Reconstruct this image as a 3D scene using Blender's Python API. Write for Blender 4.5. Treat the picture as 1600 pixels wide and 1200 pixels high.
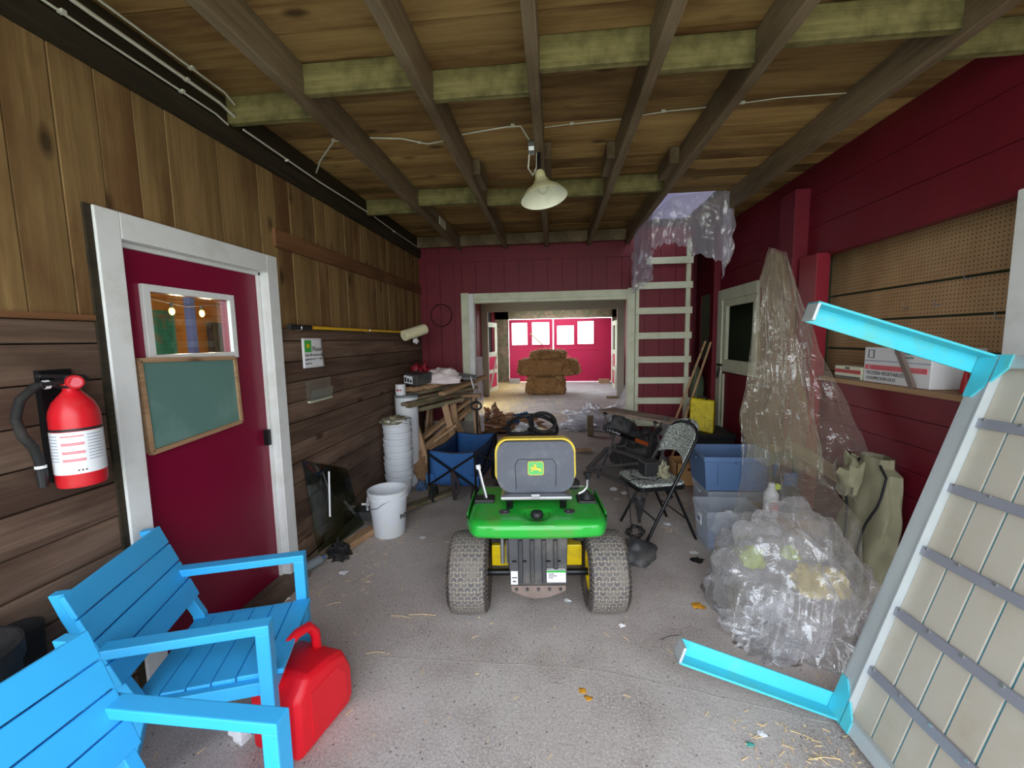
import bpy, math, random
from mathutils import Vector, Matrix, noise
R=math.radians
for o in list(bpy.data.objects): bpy.data.objects.remove(o)
C=bpy.context.scene.collection
sc=bpy.context.scene
# ------------------------------------------------------------ camera, world, light
cam=bpy.data.objects.new('camera',bpy.data.cameras.new('camera')); C.objects.link(cam); sc.camera=cam
cam.data.sensor_width=36; cam.data.lens=665/1600*36; cam.data.sensor_fit='HORIZONTAL'; cam.data.clip_start=.02
cx=Vector((0.994999,0.09819461,-0.01829796)); cy=Vector((-0.00771195,-0.10712139,-0.99421604)); cz=Vector((-0.09958676,0.98938507,-0.10582841))
m=Matrix((cx,-cy,-cz)).transposed().to_4x4(); m.translation=Vector((0,0,1.6)); cam.matrix_world=m
w=bpy.data.worlds.new('world'); sc.world=w; w.use_nodes=True
wn=w.node_tree.nodes; bg=wn['Background']
tc=wn.new('ShaderNodeTexCoord'); sp=wn.new('ShaderNodeSeparateXYZ'); cr=wn.new('ShaderNodeValToRGB')
w.node_tree.links.new(tc.outputs['Generated'],sp.inputs[0]); w.node_tree.links.new(sp.outputs[2],cr.inputs[0]); w.node_tree.links.new(cr.outputs[0],bg.inputs[0])
cr.color_ramp.elements[0].position=0; cr.color_ramp.elements[0].color=(.93,.96,1,1)
cr.color_ramp.elements[1].position=.8; cr.color_ramp.elements[1].color=(.74,.85,1,1)
bg.inputs[1].default_value=5.8
def portal(name,loc,sx,sy,rot):
    l=bpy.data.lights.new(name,'AREA'); l.shape='RECTANGLE'; l.size=sx; l.size_y=sy; l.cycles.is_portal=True
    o=bpy.data.objects.new(name,l); C.objects.link(o); o.location=loc; o.rotation_euler=rot
portal('portal_front',(0.15,-.68,1.5),4.2,3.1,(R(90),0,0))
portal('portal_far',(0,15.75,1.75),3.3,1.0,(R(-90),0,0))
portal('portal_left',(-2.35,13.5,1.6),2.0,1.5,(R(90),0,R(-90)))
portal('portal_middle',(-2.35,9.3,1.1),2.6,2.2,(R(90),0,R(-90)))
portal('portal_added_roof_hole',(0,14.05,2.87),2.6,2.1,(0,0,0))  # overhead opening added to brighten the far room
sc.view_settings.view_transform='Standard'; sc.view_settings.look='None'; sc.view_settings.gamma=1; sc.view_settings.exposure=0.1
sc.cycles.max_bounces=8; sc.cycles.transparent_max_bounces=24; sc.cycles.diffuse_bounces=5; sc.cycles.sample_clamp_indirect=4
# ------------------------------------------------------------ materials
def s2l(c): return tuple(((v/255+.055)/1.055)**2.4 if v/255>.04045 else v/255/12.92 for v in c)+(1,)
def newmat(n):
    m=bpy.data.materials.new(n); m.use_nodes=True; return m,m.node_tree.nodes,m.node_tree.links,m.node_tree.nodes['Principled BSDF']
def mat(n,c,rough=.6,metal=0,var=.08,scale=12,bump=0,spec=.4,dirt=None,dscale=3,alpha=1,trans=0):
    m,N,L,P=newmat(n)
    P.inputs['Roughness'].default_value=rough; P.inputs['Metallic'].default_value=metal; P.inputs['Specular IOR Level'].default_value=spec
    tc=N.new('ShaderNodeTexCoord'); no=N.new('ShaderNodeTexNoise'); no.inputs['Scale'].default_value=scale; no.inputs['Detail'].default_value=5
    L.new(tc.outputs['Object'],no.inputs[0])
    mx=N.new('ShaderNodeMix'); mx.data_type='RGBA'; c=s2l(c)
    mx.inputs[6].default_value=tuple(v*(1-var*1.8) for v in c[:3])+(1,); mx.inputs[7].default_value=tuple(min(1,v*(1+var*1.8)) for v in c[:3])+(1,)
    L.new(no.outputs[0],mx.inputs[0]); out=mx.outputs[2]
    if dirt:
        n2=N.new('ShaderNodeTexNoise'); n2.inputs['Scale'].default_value=dscale; n2.inputs['Detail'].default_value=8; n2.inputs['Roughness'].default_value=.65; L.new(tc.outputs['Object'],n2.inputs[0])
        cr=N.new('ShaderNodeValToRGB'); cr.color_ramp.elements[0].position=.5; cr.color_ramp.elements[1].position=.7; cr.color_ramp.elements[1].color=(.8,.8,.8,1); L.new(n2.outputs[0],cr.inputs[0])
        m2=N.new('ShaderNodeMix'); m2.data_type='RGBA'; m2.inputs[7].default_value=s2l(dirt); L.new(cr.outputs[0],m2.inputs[0]); L.new(out,m2.inputs[6]); out=m2.outputs[2]
    L.new(out,P.inputs['Base Color'])
    if bump:
        b=N.new('ShaderNodeBump'); b.inputs['Strength'].default_value=bump; b.inputs['Distance'].default_value=.01; L.new(no.outputs[0],b.inputs['Height']); L.new(b.outputs[0],P.inputs['Normal'])
    if alpha<1: P.inputs['Alpha'].default_value=alpha
    if trans: P.inputs['Transmission Weight'].default_value=trans
    return m
def wood(n,c1,c2,axis='Y',dark=None,rough=.7,grain=40,tint=.25,knots=True,moss=None,scale=1,stain=None,stz=None):
    """grain runs along axis; random tint per board island"""
    m,N,L,P=newmat(n); P.inputs['Roughness'].default_value=rough; P.inputs['Specular IOR Level'].default_value=.2
    tc=N.new('ShaderNodeTexCoord'); geo=N.new('ShaderNodeNewGeometry')
    add=N.new('ShaderNodeVectorMath'); add.operation='MULTIPLY_ADD'; add.inputs[1].default_value=(1,1,1)
    mul=N.new('ShaderNodeMath'); mul.operation='MULTIPLY'; mul.inputs[1].default_value=37; L.new(geo.outputs['Random Per Island'],mul.inputs[0])
    L.new(tc.outputs['Object'],add.inputs[0]); L.new(mul.outputs[0],add.inputs[2])
    mp=N.new('ShaderNodeMapping'); s=[grain*scale]*3; s['XYZ'.index(axis)]=1.6*scale; mp.inputs['Scale'].default_value=s; L.new(add.outputs[0],mp.inputs[0])
    no=N.new('ShaderNodeTexNoise'); no.inputs['Scale'].default_value=1; no.inputs['Detail'].default_value=5; no.inputs['Distortion'].default_value=1.2; L.new(mp.outputs[0],no.inputs[0])
    mp2=N.new('ShaderNodeMapping'); s=[7*scale]*3; s['XYZ'.index(axis)]=1.1*scale; mp2.inputs['Scale'].default_value=s; L.new(add.outputs[0],mp2.inputs[0])
    n2=N.new('ShaderNodeTexNoise'); n2.inputs['Scale'].default_value=1; n2.inputs['Detail'].default_value=3; L.new(mp2.outputs[0],n2.inputs[0])
    cr=N.new('ShaderNodeValToRGB'); cr.color_ramp.elements[0].position=.36; cr.color_ramp.elements[0].color=s2l(c1); cr.color_ramp.elements[1].position=.64; cr.color_ramp.elements[1].color=s2l(c2)
    av=N.new('ShaderNodeMath'); av.operation='ADD'; a1=N.new('ShaderNodeMath'); a1.operation='MULTIPLY'; a1.inputs[1].default_value=.5; a2=N.new('ShaderNodeMath'); a2.operation='MULTIPLY'; a2.inputs[1].default_value=.5
    L.new(no.outputs[0],a1.inputs[0]); L.new(n2.outputs[0],a2.inputs[0]); L.new(a1.outputs[0],av.inputs[0]); L.new(a2.outputs[0],av.inputs[1]); L.new(av.outputs[0],cr.inputs[0])
    out=cr.outputs[0]
    def mixin(fac,col,src):
        mx=N.new('ShaderNodeMix'); mx.data_type='RGBA'; L.new(fac,mx.inputs[0]); L.new(src,mx.inputs[6]); mx.inputs[7].default_value=s2l(col); return mx.outputs[2]
    if knots:
        mk=N.new('ShaderNodeMapping'); s=[5.5*scale]*3; s['XYZ'.index(axis)]=2.4*scale; mk.inputs['Scale'].default_value=s; L.new(add.outputs[0],mk.inputs[0])
        vo=N.new('ShaderNodeTexVoronoi'); vo.inputs['Scale'].default_value=1; L.new(mk.outputs[0],vo.inputs[0])
        kr=N.new('ShaderNodeValToRGB'); kr.color_ramp.elements[0].position=.07; kr.color_ramp.elements[0].color=(.85,.85,.85,1); kr.color_ramp.elements[1].position=.18; kr.color_ramp.elements[1].color=(0,0,0,1); L.new(vo.outputs['Distance'],kr.inputs[0])
        out=mixin(kr.outputs[0],dark or tuple(v*.45 for v in c1),out)
    def blotch(col,sc_,lo,hi,src,mx=.8,stretch=None):
        nb=N.new('ShaderNodeTexNoise'); nb.inputs['Scale'].default_value=sc_; nb.inputs['Detail'].default_value=7; nb.inputs['Roughness'].default_value=.6
        if stretch:
            q=N.new('ShaderNodeMapping'); q.inputs['Scale'].default_value=stretch; L.new(add.outputs[0],q.inputs[0]); L.new(q.outputs[0],nb.inputs[0])
        else: L.new(tc.outputs['Object'],nb.inputs[0])
        k=N.new('ShaderNodeValToRGB'); k.color_ramp.elements[0].position=lo; k.color_ramp.elements[1].position=hi; k.color_ramp.elements[1].color=(mx,mx,mx,1); L.new(nb.outputs[0],k.inputs[0])
        return mixin(k.outputs[0],col,src)
    if moss: out=blotch(moss,4,.42,.62,out)
    if stain:
        st=[2.2]*3; st['XYZ'.index(axis)]=.8; out=blotch(stain,1,.5,.66,out,.75,st)
    hs=N.new('ShaderNodeHueSaturation'); mr=N.new('ShaderNodeMapRange'); mr.inputs[3].default_value=1-tint; mr.inputs[4].default_value=1+tint*.7
    L.new(geo.outputs['Random Per Island'],mr.inputs[0]); L.new(mr.outputs[0],hs.inputs['Value']); L.new(out,hs.inputs['Color']); L.new(hs.outputs[0],P.inputs['Base Color'])
    b=N.new('ShaderNodeBump'); b.inputs['Strength'].default_value=.25; b.inputs['Distance'].default_value=.004; L.new(no.outputs[0],b.inputs['Height']); L.new(b.outputs[0],P.inputs['Normal'])
    return m
def concrete():
    m,N,L,P=newmat('concrete'); P.inputs['Roughness'].default_value=.85; P.inputs['Specular IOR Level'].default_value=.25
    tc=N.new('ShaderNodeTexCoord')
    def no(s,d=6,r=.6):
        n=N.new('ShaderNodeTexNoise'); n.inputs['Scale'].default_value=s; n.inputs['Detail'].default_value=d; n.inputs['Roughness'].default_value=r; L.new(tc.outputs['Object'],n.inputs[0]); return n.outputs[0]
    def ramp(f,p0,c0,p1,c1):
        k=N.new('ShaderNodeValToRGB'); k.color_ramp.elements[0].position=p0; k.color_ramp.elements[0].color=c0; k.color_ramp.elements[1].position=p1; k.color_ramp.elements[1].color=c1; L.new(f,k.inputs[0]); return k.outputs[0]
    def mix(f,a,b,t='MIX'):
        x=N.new('ShaderNodeMix'); x.data_type='RGBA'; x.blend_type=t
        (L.new(f,x.inputs[0]) if not isinstance(f,float) else x.inputs[0].__setattr__('default_value',f))
        for i,v in((6,a),(7,b)):
            if isinstance(v,tuple): x.inputs[i].default_value=v
            else: L.new(v,x.inputs[i])
        return x.outputs[2]
    base=ramp(no(2.2),.35,s2l((168,156,149)),.68,s2l((210,202,196)))
    base=mix(ramp(no(70,3,.8),.5,(0,0,0,1),.68,(.55,.55,.55,1)),base,s2l((116,106,100)))
    base=mix(ramp(no(110,2,.8),.5,(0,0,0,1),.66,(.8,.8,.8,1)),base,s2l((222,216,210)))
    base=mix(ramp(no(1.1,8,.7),.52,(0,0,0,1),.72,(.6,.6,.6,1)),base,s2l((120,104,92)))
    base=mix(ramp(no(.55,4,.5),.5,(0,0,0,1),.75,(.5,.5,.5,1)),base,s2l((188,168,160)))
    # dark specks
    vo=N.new('ShaderNodeTexVoronoi'); vo.inputs['Scale'].default_value=22; L.new(tc.outputs['Object'],vo.inputs[0])
    base=mix(ramp(vo.outputs['Distance'],.06,(.7,.7,.7,1),.13,(0,0,0,1)),base,s2l((60,55,52)))
    # browner and darker deeper in the aisle, straw on the far left
    sep=N.new('ShaderNodeSeparateXYZ'); L.new(tc.outputs['Object'],sep.inputs[0])
    mr=N.new('ShaderNodeMapRange'); mr.inputs[1].default_value=3.2; mr.inputs[2].default_value=6; mr.inputs[3].default_value=0; mr.inputs[4].default_value=.32; L.new(sep.outputs[1],mr.inputs[0])
    base=mix(mr.outputs[0],base,s2l((112,98,86)))
    mr2=N.new('ShaderNodeMapRange'); mr2.inputs[1].default_value=-.4; mr2.inputs[2].default_value=-1.6; mr2.inputs[3].default_value=0; mr2.inputs[4].default_value=1; L.new(sep.outputs[0],mr2.inputs[0])
    mr3=N.new('ShaderNodeMapRange'); mr3.inputs[1].default_value=8.5; mr3.inputs[2].default_value=9.5; L.new(sep.outputs[1],mr3.inputs[0])
    mu=N.new('ShaderNodeMath'); mu.operation='MULTIPLY'; L.new(mr2.outputs[0],mu.inputs[0]); L.new(mr3.outputs[0],mu.inputs[1])
    base=mix(mu.outputs[0],base,s2l((206,178,120)))
    L.new(base,P.inputs['Base Color'])
    b=N.new('ShaderNodeBump'); b.inputs['Strength'].default_value=.5; b.inputs['Distance'].default_value=.004; L.new(no(60,4,.7),b.inputs['Height']); L.new(b.outputs[0],P.inputs['Normal'])
    return m
def schlick(N,L,base,normal=None,k=.96):
    lw=N.new('ShaderNodeLayerWeight'); lw.inputs['Blend'].default_value=.5
    if normal is not None: L.new(normal,lw.inputs['Normal'])
    p=N.new('ShaderNodeMath'); p.operation='POWER'; p.inputs[1].default_value=4; L.new(lw.outputs['Facing'],p.inputs[0])
    a=N.new('ShaderNodeMath'); a.operation='MULTIPLY_ADD'; a.use_clamp=True; a.inputs[1].default_value=k; a.inputs[2].default_value=base; L.new(p.outputs[0],a.inputs[0]); return a.outputs[0]
def clear(n,fac=.22,tint=(235,235,240),rough=.08,bump=.6,bs=14,milk=.5):
    """clear film: mostly see-through, some milky diffuse and sharp glints"""
    m,N,L,P=newmat(n); N.remove(P); out=N['Material Output']
    tr=N.new('ShaderNodeBsdfTransparent'); gl=N.new('ShaderNodeBsdfGlossy'); gl.inputs['Roughness'].default_value=rough
    df=N.new('ShaderNodeBsdfDiffuse'); df.inputs['Color'].default_value=s2l(tint); ts=N.new('ShaderNodeBsdfTranslucent'); ts.inputs['Color'].default_value=s2l(tint)
    tc=N.new('ShaderNodeTexCoord'); no=N.new('ShaderNodeTexNoise'); no.inputs['Scale'].default_value=bs; no.inputs['Detail'].default_value=4; no.inputs['Distortion'].default_value=1.5; L.new(tc.outputs['Object'],no.inputs[0])
    b=N.new('ShaderNodeBump'); b.inputs['Strength'].default_value=bump; b.inputs['Distance'].default_value=.03; L.new(no.outputs[0],b.inputs['Height'])
    for q in (gl,df,ts): L.new(b.outputs[0],q.inputs['Normal'])
    md=N.new('ShaderNodeMixShader'); md.inputs[0].default_value=.35; L.new(df.outputs[0],md.inputs[1]); L.new(ts.outputs[0],md.inputs[2])
    m1=N.new('ShaderNodeMixShader'); m1.inputs[0].default_value=milk; L.new(gl.outputs[0],m1.inputs[1]); L.new(md.outputs[0],m1.inputs[2])
    fr_=schlick(N,L,fac,b.outputs[0])
    m2=N.new('ShaderNodeMixShader'); L.new(fr_,m2.inputs[0]); L.new(tr.outputs[0],m2.inputs[1]); L.new(m1.outputs[0],m2.inputs[2]); L.new(m2.outputs[0],out.inputs[0])
    return m
def uvtread():
    m,N,L,P=newmat('tire_tread'); P.inputs['Roughness'].default_value=.85
    uv=N.new('ShaderNodeUVMap'); sep=N.new('ShaderNodeSeparateXYZ'); L.new(uv.outputs[0],sep.inputs[0])
    t=N.new('ShaderNodeMath'); t.operation='PINGPONG'; t.inputs[1].default_value=.019; L.new(sep.outputs[0],t.inputs[0])
    t2=N.new('ShaderNodeMath'); t2.operation='MULTIPLY_ADD'; t2.inputs[1].default_value=.55; L.new(t.outputs[0],t2.inputs[0]); L.new(sep.outputs[1],t2.inputs[2])
    cb=N.new('ShaderNodeCombineXYZ'); L.new(sep.outputs[0],cb.inputs[0]); L.new(t2.outputs[0],cb.inputs[1])
    br=N.new('ShaderNodeTexBrick'); br.inputs['Scale'].default_value=1; br.inputs['Brick Width'].default_value=.038; br.inputs['Row Height'].default_value=.0255; br.inputs['Mortar Size'].default_value=.0017; br.inputs['Mortar Smooth'].default_value=.2
    br.inputs['Color1'].default_value=s2l((88,86,88)); br.inputs['Color2'].default_value=s2l((104,101,101)); br.inputs['Mortar'].default_value=s2l((190,176,150)); L.new(cb.outputs[0],br.inputs[0])
    no=N.new('ShaderNodeTexNoise'); no.inputs['Scale'].default_value=14; no.inputs['Detail'].default_value=6; tc=N.new('ShaderNodeTexCoord'); L.new(tc.outputs['Object'],no.inputs[0])
    k=N.new('ShaderNodeValToRGB'); k.color_ramp.elements[0].position=.45; k.color_ramp.elements[1].position=.75; L.new(no.outputs[0],k.inputs[0])
    mx=N.new('ShaderNodeMix'); mx.data_type='RGBA'; L.new(k.outputs[0],mx.inputs[0]); L.new(br.outputs[0],mx.inputs[6]); mx.inputs[7].default_value=s2l((128,120,110)); L.new(mx.outputs[2],P.inputs['Base Color'])
    b=N.new('ShaderNodeBump'); b.inputs['Strength'].default_value=1; b.inputs['Distance'].default_value=.006; b.invert=True; L.new(br.outputs['Fac'],b.inputs['Height']); L.new(b.outputs[0],P.inputs['Normal'])
    return m
def pegmat():
    m,N,L,P=newmat('pegboard'); P.inputs['Roughness'].default_value=.7
    tc=N.new('ShaderNodeTexCoord'); sep=N.new('ShaderNodeSeparateXYZ'); L.new(tc.outputs['Object'],sep.inputs[0])
    def M(op,a,b=None,c=None):
        n=N.new('ShaderNodeMath'); n.operation=op
        for i,v in enumerate((a,b,c)):
            if v is None: continue
            if isinstance(v,(int,float)): n.inputs[i].default_value=v
            else: L.new(v,n.inputs[i])
        return n.outputs[0]
    def cell(o): return M('SUBTRACT',M('FRACT',M('DIVIDE',o,.0254)),.5)
    a=cell(sep.outputs[1]); b=cell(sep.outputs[2]); d=M('ADD',M('MULTIPLY',a,a),M('MULTIPLY',b,b)); h=M('LESS_THAN',d,.024)
    no=N.new('ShaderNodeTexNoise'); no.inputs['Scale'].default_value=4; no.inputs['Detail'].default_value=6; L.new(tc.outputs['Object'],no.inputs[0])
    k=N.new('ShaderNodeValToRGB'); k.color_ramp.elements[0].color=s2l((176,138,98)); k.color_ramp.elements[0].position=.3; k.color_ramp.elements[1].color=s2l((204,168,124)); k.color_ramp.elements[1].position=.7; L.new(no.outputs[0],k.inputs[0])
    mx=N.new('ShaderNodeMix'); mx.data_type='RGBA'; L.new(h,mx.inputs[0]); L.new(k.outputs[0],mx.inputs[6]); mx.inputs[7].default_value=s2l((60,42,30)); L.new(mx.outputs[2],P.inputs['Base Color'])
    return m
def speckle():
    m,N,L,P=newmat('speckled_fabric'); P.inputs['Roughness'].default_value=.9
    tc=N.new('ShaderNodeTexCoord'); no=N.new('ShaderNodeTexNoise'); no.inputs['Scale'].default_value=150; no.inputs['Detail'].default_value=1; L.new(tc.outputs['Object'],no.inputs[0])
    k=N.new('ShaderNodeValToRGB'); k.color_ramp.elements[0].position=.46; k.color_ramp.elements[0].color=s2l((38,42,44)); k.color_ramp.elements[1].position=.54; k.color_ramp.elements[1].color=s2l((206,214,206)); L.new(no.outputs[0],k.inputs[0]); L.new(k.outputs[0],P.inputs['Base Color'])
    return m
def emis(n,c,s):
    m,N,L,P=newmat(n); P.inputs['Emission Color'].default_value=s2l(c); P.inputs['Emission Strength'].default_value=s; P.inputs['Base Color'].default_value=s2l(c); return m
M=dict(
 concrete=concrete(), tread=uvtread(), peg=pegmat(), speckle=speckle(),
 wall_v=wood('wall_boards_upright',(112,88,54),(148,120,78),'Z',stain=(92,58,34),tint=.14),
 wall_h=wood('wall_boards_level',(84,66,54),(124,102,86),'Y',stain=(62,44,36),tint=.22,dark=(50,34,26)),
 ceil=wood('ceiling_boards',(132,100,60),(176,144,92),'X',stain=(92,58,34),tint=.36,grain=24),  # olive cast of green outdoor light put into the wood colour
 joist=wood('joist_wood',(108,92,72),(146,128,102),'Y',tint=.08,knots=False,stain=(84,66,46)),
 block=wood('blocking_wood',(116,108,66),(160,150,100),'X',tint=.3,moss=(62,60,34),dark=(50,48,30)),
 ledger=wood('ledger_wood',(98,66,42),(134,94,62),'Y',tint=.1,stain=(76,50,34)),
 darkwood=wood('dark_wood',(40,36,28),(62,54,40),'Y',tint=.1,knots=False),
 lumber=wood('pale_lumber',(160,124,92),(198,164,126),'Y',tint=.2),
 lumber_old=wood('weathered_lumber',(112,98,80),(160,140,114),'Y',tint=.25,moss=(104,108,78)),
 lumber_x=wood('pine_lumber',(168,130,98),(204,170,134),'Z',tint=.15),
 plankgrey=wood('grey_plank',(132,112,98),(176,156,140),'X',tint=.15),
 plankgreyY=wood('grey_sill_plank',(104,90,76),(142,126,110),'Y',tint=.15,stain=(70,58,48)),
 red=mat('barn_red_paint',(112,20,37),.55,var=.1,scale=5,dirt=(98,18,32),dscale=2),
 redb=mat('bright_barn_red',(134,24,42),.5,var=.08,scale=5),
 redfar=mat('far_door_red',(196,36,78),.5,var=.06,scale=3),
 reddoor=mat('door_red_gloss',(128,8,50),.32,var=.04,scale=3,spec=.5),
 white=mat('white_trim_paint',(226,228,226),.5,var=.03,dirt=(206,206,196),dscale=4),
 cream=mat('cream_trim_paint',(214,216,190),.55,var=.05,scale=6,dirt=(188,190,160),dscale=5),
 grey=mat('grey_green_paint',(158,160,148),.6,var=.06),
 greenboard=mat('grey_green_boards',(104,116,88),.6,var=.15),
 blue=mat('sky_blue_chair_paint',(58,176,236),.42,var=.02),
 blue2=mat('turquoise_leg_paint',(76,200,220),.35,var=.05,dirt=(110,190,176),dscale=7),
 alu=mat('dull_aluminium',(196,204,206),.38,metal=.3,var=.05),
 alu2=mat('grey_batten_metal',(146,148,158),.4,metal=.2,var=.05),
 slat=mat('grey_composite_slat',(186,180,166),.6,var=.05,scale=6,dirt=(172,160,140),dscale=3),
 bluegap=mat('turquoise_gap',(64,140,160),.6),
 green=mat('tractor_green',(40,176,60),.28,spec=.6,var=.04,dirt=(96,150,70),dscale=6),
 yellow=mat('tractor_yellow',(236,204,10),.35,dirt=(190,160,40),dscale=8),
 black=mat('black_plastic',(34,34,36),.5,var=.1),
 blackr=mat('black_rubber',(30,29,29),.8,var=.1,dirt=(60,56,52),dscale=9),
 blackm=mat('black_metal',(24,24,26),.3,metal=.2),
 seatgrey=mat('seat_grey',(94,98,108),.6,var=.05,dirt=(116,116,120),dscale=9),
 darkgrey=mat('dark_grey_plastic',(64,64,66),.5,var=.1,dirt=(104,98,90),dscale=7),
 steel=mat('steel',(190,192,195),.3,metal=.8),
 rust=mat('rusty_bracket',(128,112,104),.7,var=.15),
 sidewall=mat('tire_sidewall',(78,72,68),.85,var=.15,dirt=(118,104,88),dscale=8),
 sidebrown=mat('rusty_rim_edge',(120,84,52),.7,var=.2),
 canred=mat('jerrycan_red',(226,24,40),.42,var=.04),
 extred=mat('extinguisher_red',(204,26,38),.35,dirt=(196,60,60),dscale=8),
 paper=mat('paper_white',(232,232,234),.7,var=.02),
 labelw=mat('label_white',(226,228,230),.5,var=.02),
 labelpink=mat('label_pink',(220,100,110),.5), labelblue=mat('label_grey_blue',(150,160,180),.5), labelred=mat('label_red',(176,36,44),.5),
 chalk=mat('chalkboard_green',(96,132,124),.6,var=.06,scale=3,dirt=(120,150,142),dscale=4),
 pail=mat('white_pail_plastic',(222,226,232),.4,var=.03,dirt=(214,216,206),dscale=6),
 pailin=mat('pail_inside',(208,212,212),.5),
 navy=mat('wagon_blue_cloth',(44,92,150),.8,var=.1),
 navydark=mat('navy_cloth',(34,66,112),.8,var=.1),
 strapm=mat('black_strap',(52,44,48),.8),
 roller=mat('cream_roller_nap',(236,230,190),.9,var=.04,bump=.5,scale=80),
 yellowpole=mat('yellow_pole',(240,190,30),.4),
 lampsh=mat('enamel_shade',(206,202,156),.35,var=.04), lampin=mat('enamel_shade_inside',(240,240,215),.4),
 wire=mat('white_cable',(208,206,190),.5), wiregrey=mat('grey_cable',(96,104,100),.5),
 plastic=clear('clear_plastic_film',.21,(252,248,232),.06,.8,6,.5),
 plasticy=clear('yellow_glint_film',.30,(244,240,178),.07,.9,7,.5),  # yellow tint puts the sheet's yellow-lime highlights into the film colour
 plastic2=clear('crumpled_plastic_film',.22,(250,250,255),.07,.7,8,.6),
 plastic3=clear('hazy_white_film',.62,(235,235,240),.15,.6,8,.85),
 plasloft=clear('loft_plastic_film',.42,(240,236,252),.09,.8,7,.75),
 clearbin=clear('clear_tote_plastic',.36,(214,222,232),.2,.1,5,.8),
 acrylic=clear('acrylic_pane',.2,(190,200,180),.1,.1,5,.6),
 film=clear('added_loft_panel',.98,(184,180,196),.4,.1,5,1),  # lavender glow of the loft put into the panel colour
 binblue=mat('blue_tote_plastic',(88,116,156),.45,var=.04), binpale=mat('pale_blue_content',(110,150,220),.7),
 case=mat('yellow_case',(226,206,30),.45,dirt=(150,130,30),dscale=14),
 ply=mat('plywood_crate',(206,160,104),.7,var=.08),
 khaki=mat('khaki_canvas',(142,138,112),.85,var=.12,bump=.4,scale=9),
 tarp=mat('tan_tarp',(168,128,92),.8,var=.15), tarpblue=mat('blue_tarp',(30,84,136),.7,var=.1),
 hay=mat('hay',(128,96,58),.95,var=.45,scale=30,bump=1,dirt=(96,64,34),dscale=8), straw=mat('straw_stalk',(236,206,150),.8),
 dusty=mat('dusty_dark_frame',(98,94,94),.8,var=.1), mesh=mat('dusty_mesh',(80,80,82),.9,alpha=.45),
 orange=mat('orange_clamp',(180,84,30),.6), teal=mat('teal_picture',(60,160,150),.6,var=.3,dirt=(190,90,50),dscale=5), roomwood=mat('back_room_wood',(206,150,84),.7,var=.12),
 bluepost=mat('blue_post_paint',(56,66,112),.5), bulb=emis('lit_bulb',(255,226,120),6), dark=mat('dark_void',(24,20,20),.9),
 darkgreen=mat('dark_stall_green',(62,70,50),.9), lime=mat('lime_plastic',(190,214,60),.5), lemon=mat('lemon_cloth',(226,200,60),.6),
 wrap=mat('green_wrapped_bag',(34,80,66),.4,var=.4,scale=25), ring=mat('old_wire',(58,18,22),.7), pinkins=mat('pink_insulation',(196,120,110),.9,var=.2),
 foundation=mat('foundation_concrete',(170,164,156),.9,var=.1,bump=.5), cardboard=mat('cardboard',(170,140,100),.8), outside=mat('gravel_outside',(176,176,150),.95,var=.2,scale=3),
 pinkbag=mat('pink_white_bag',(236,222,222),.6,var=.08), slate=mat('slate_tray',(120,130,134),.5), leaf=mat('yellow_leaf',(212,150,40),.8),
)
def glassmat():
    m,N,L,P=newmat('window_glass'); N.remove(P)
    tr=N.new('ShaderNodeBsdfTransparent'); gl=N.new('ShaderNodeBsdfGlossy'); gl.inputs['Roughness'].default_value=.02; mx=N.new('ShaderNodeMixShader')
    tr.inputs[0].default_value=(.86,.9,.86,1); L.new(schlick(N,L,.05),mx.inputs[0]); L.new(tr.outputs[0],mx.inputs[1]); L.new(gl.outputs[0],mx.inputs[2]); L.new(mx.outputs[0],N['Material Output'].inputs[0]); return m
M['glass']=glassmat()
m_=glassmat(); m_.name='smoky_glass'; [n for n in m_.node_tree.nodes if n.type=='BSDF_TRANSPARENT'][0].inputs[0].default_value=(.66,.72,.64,1); M['smoky']=m_
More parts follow.
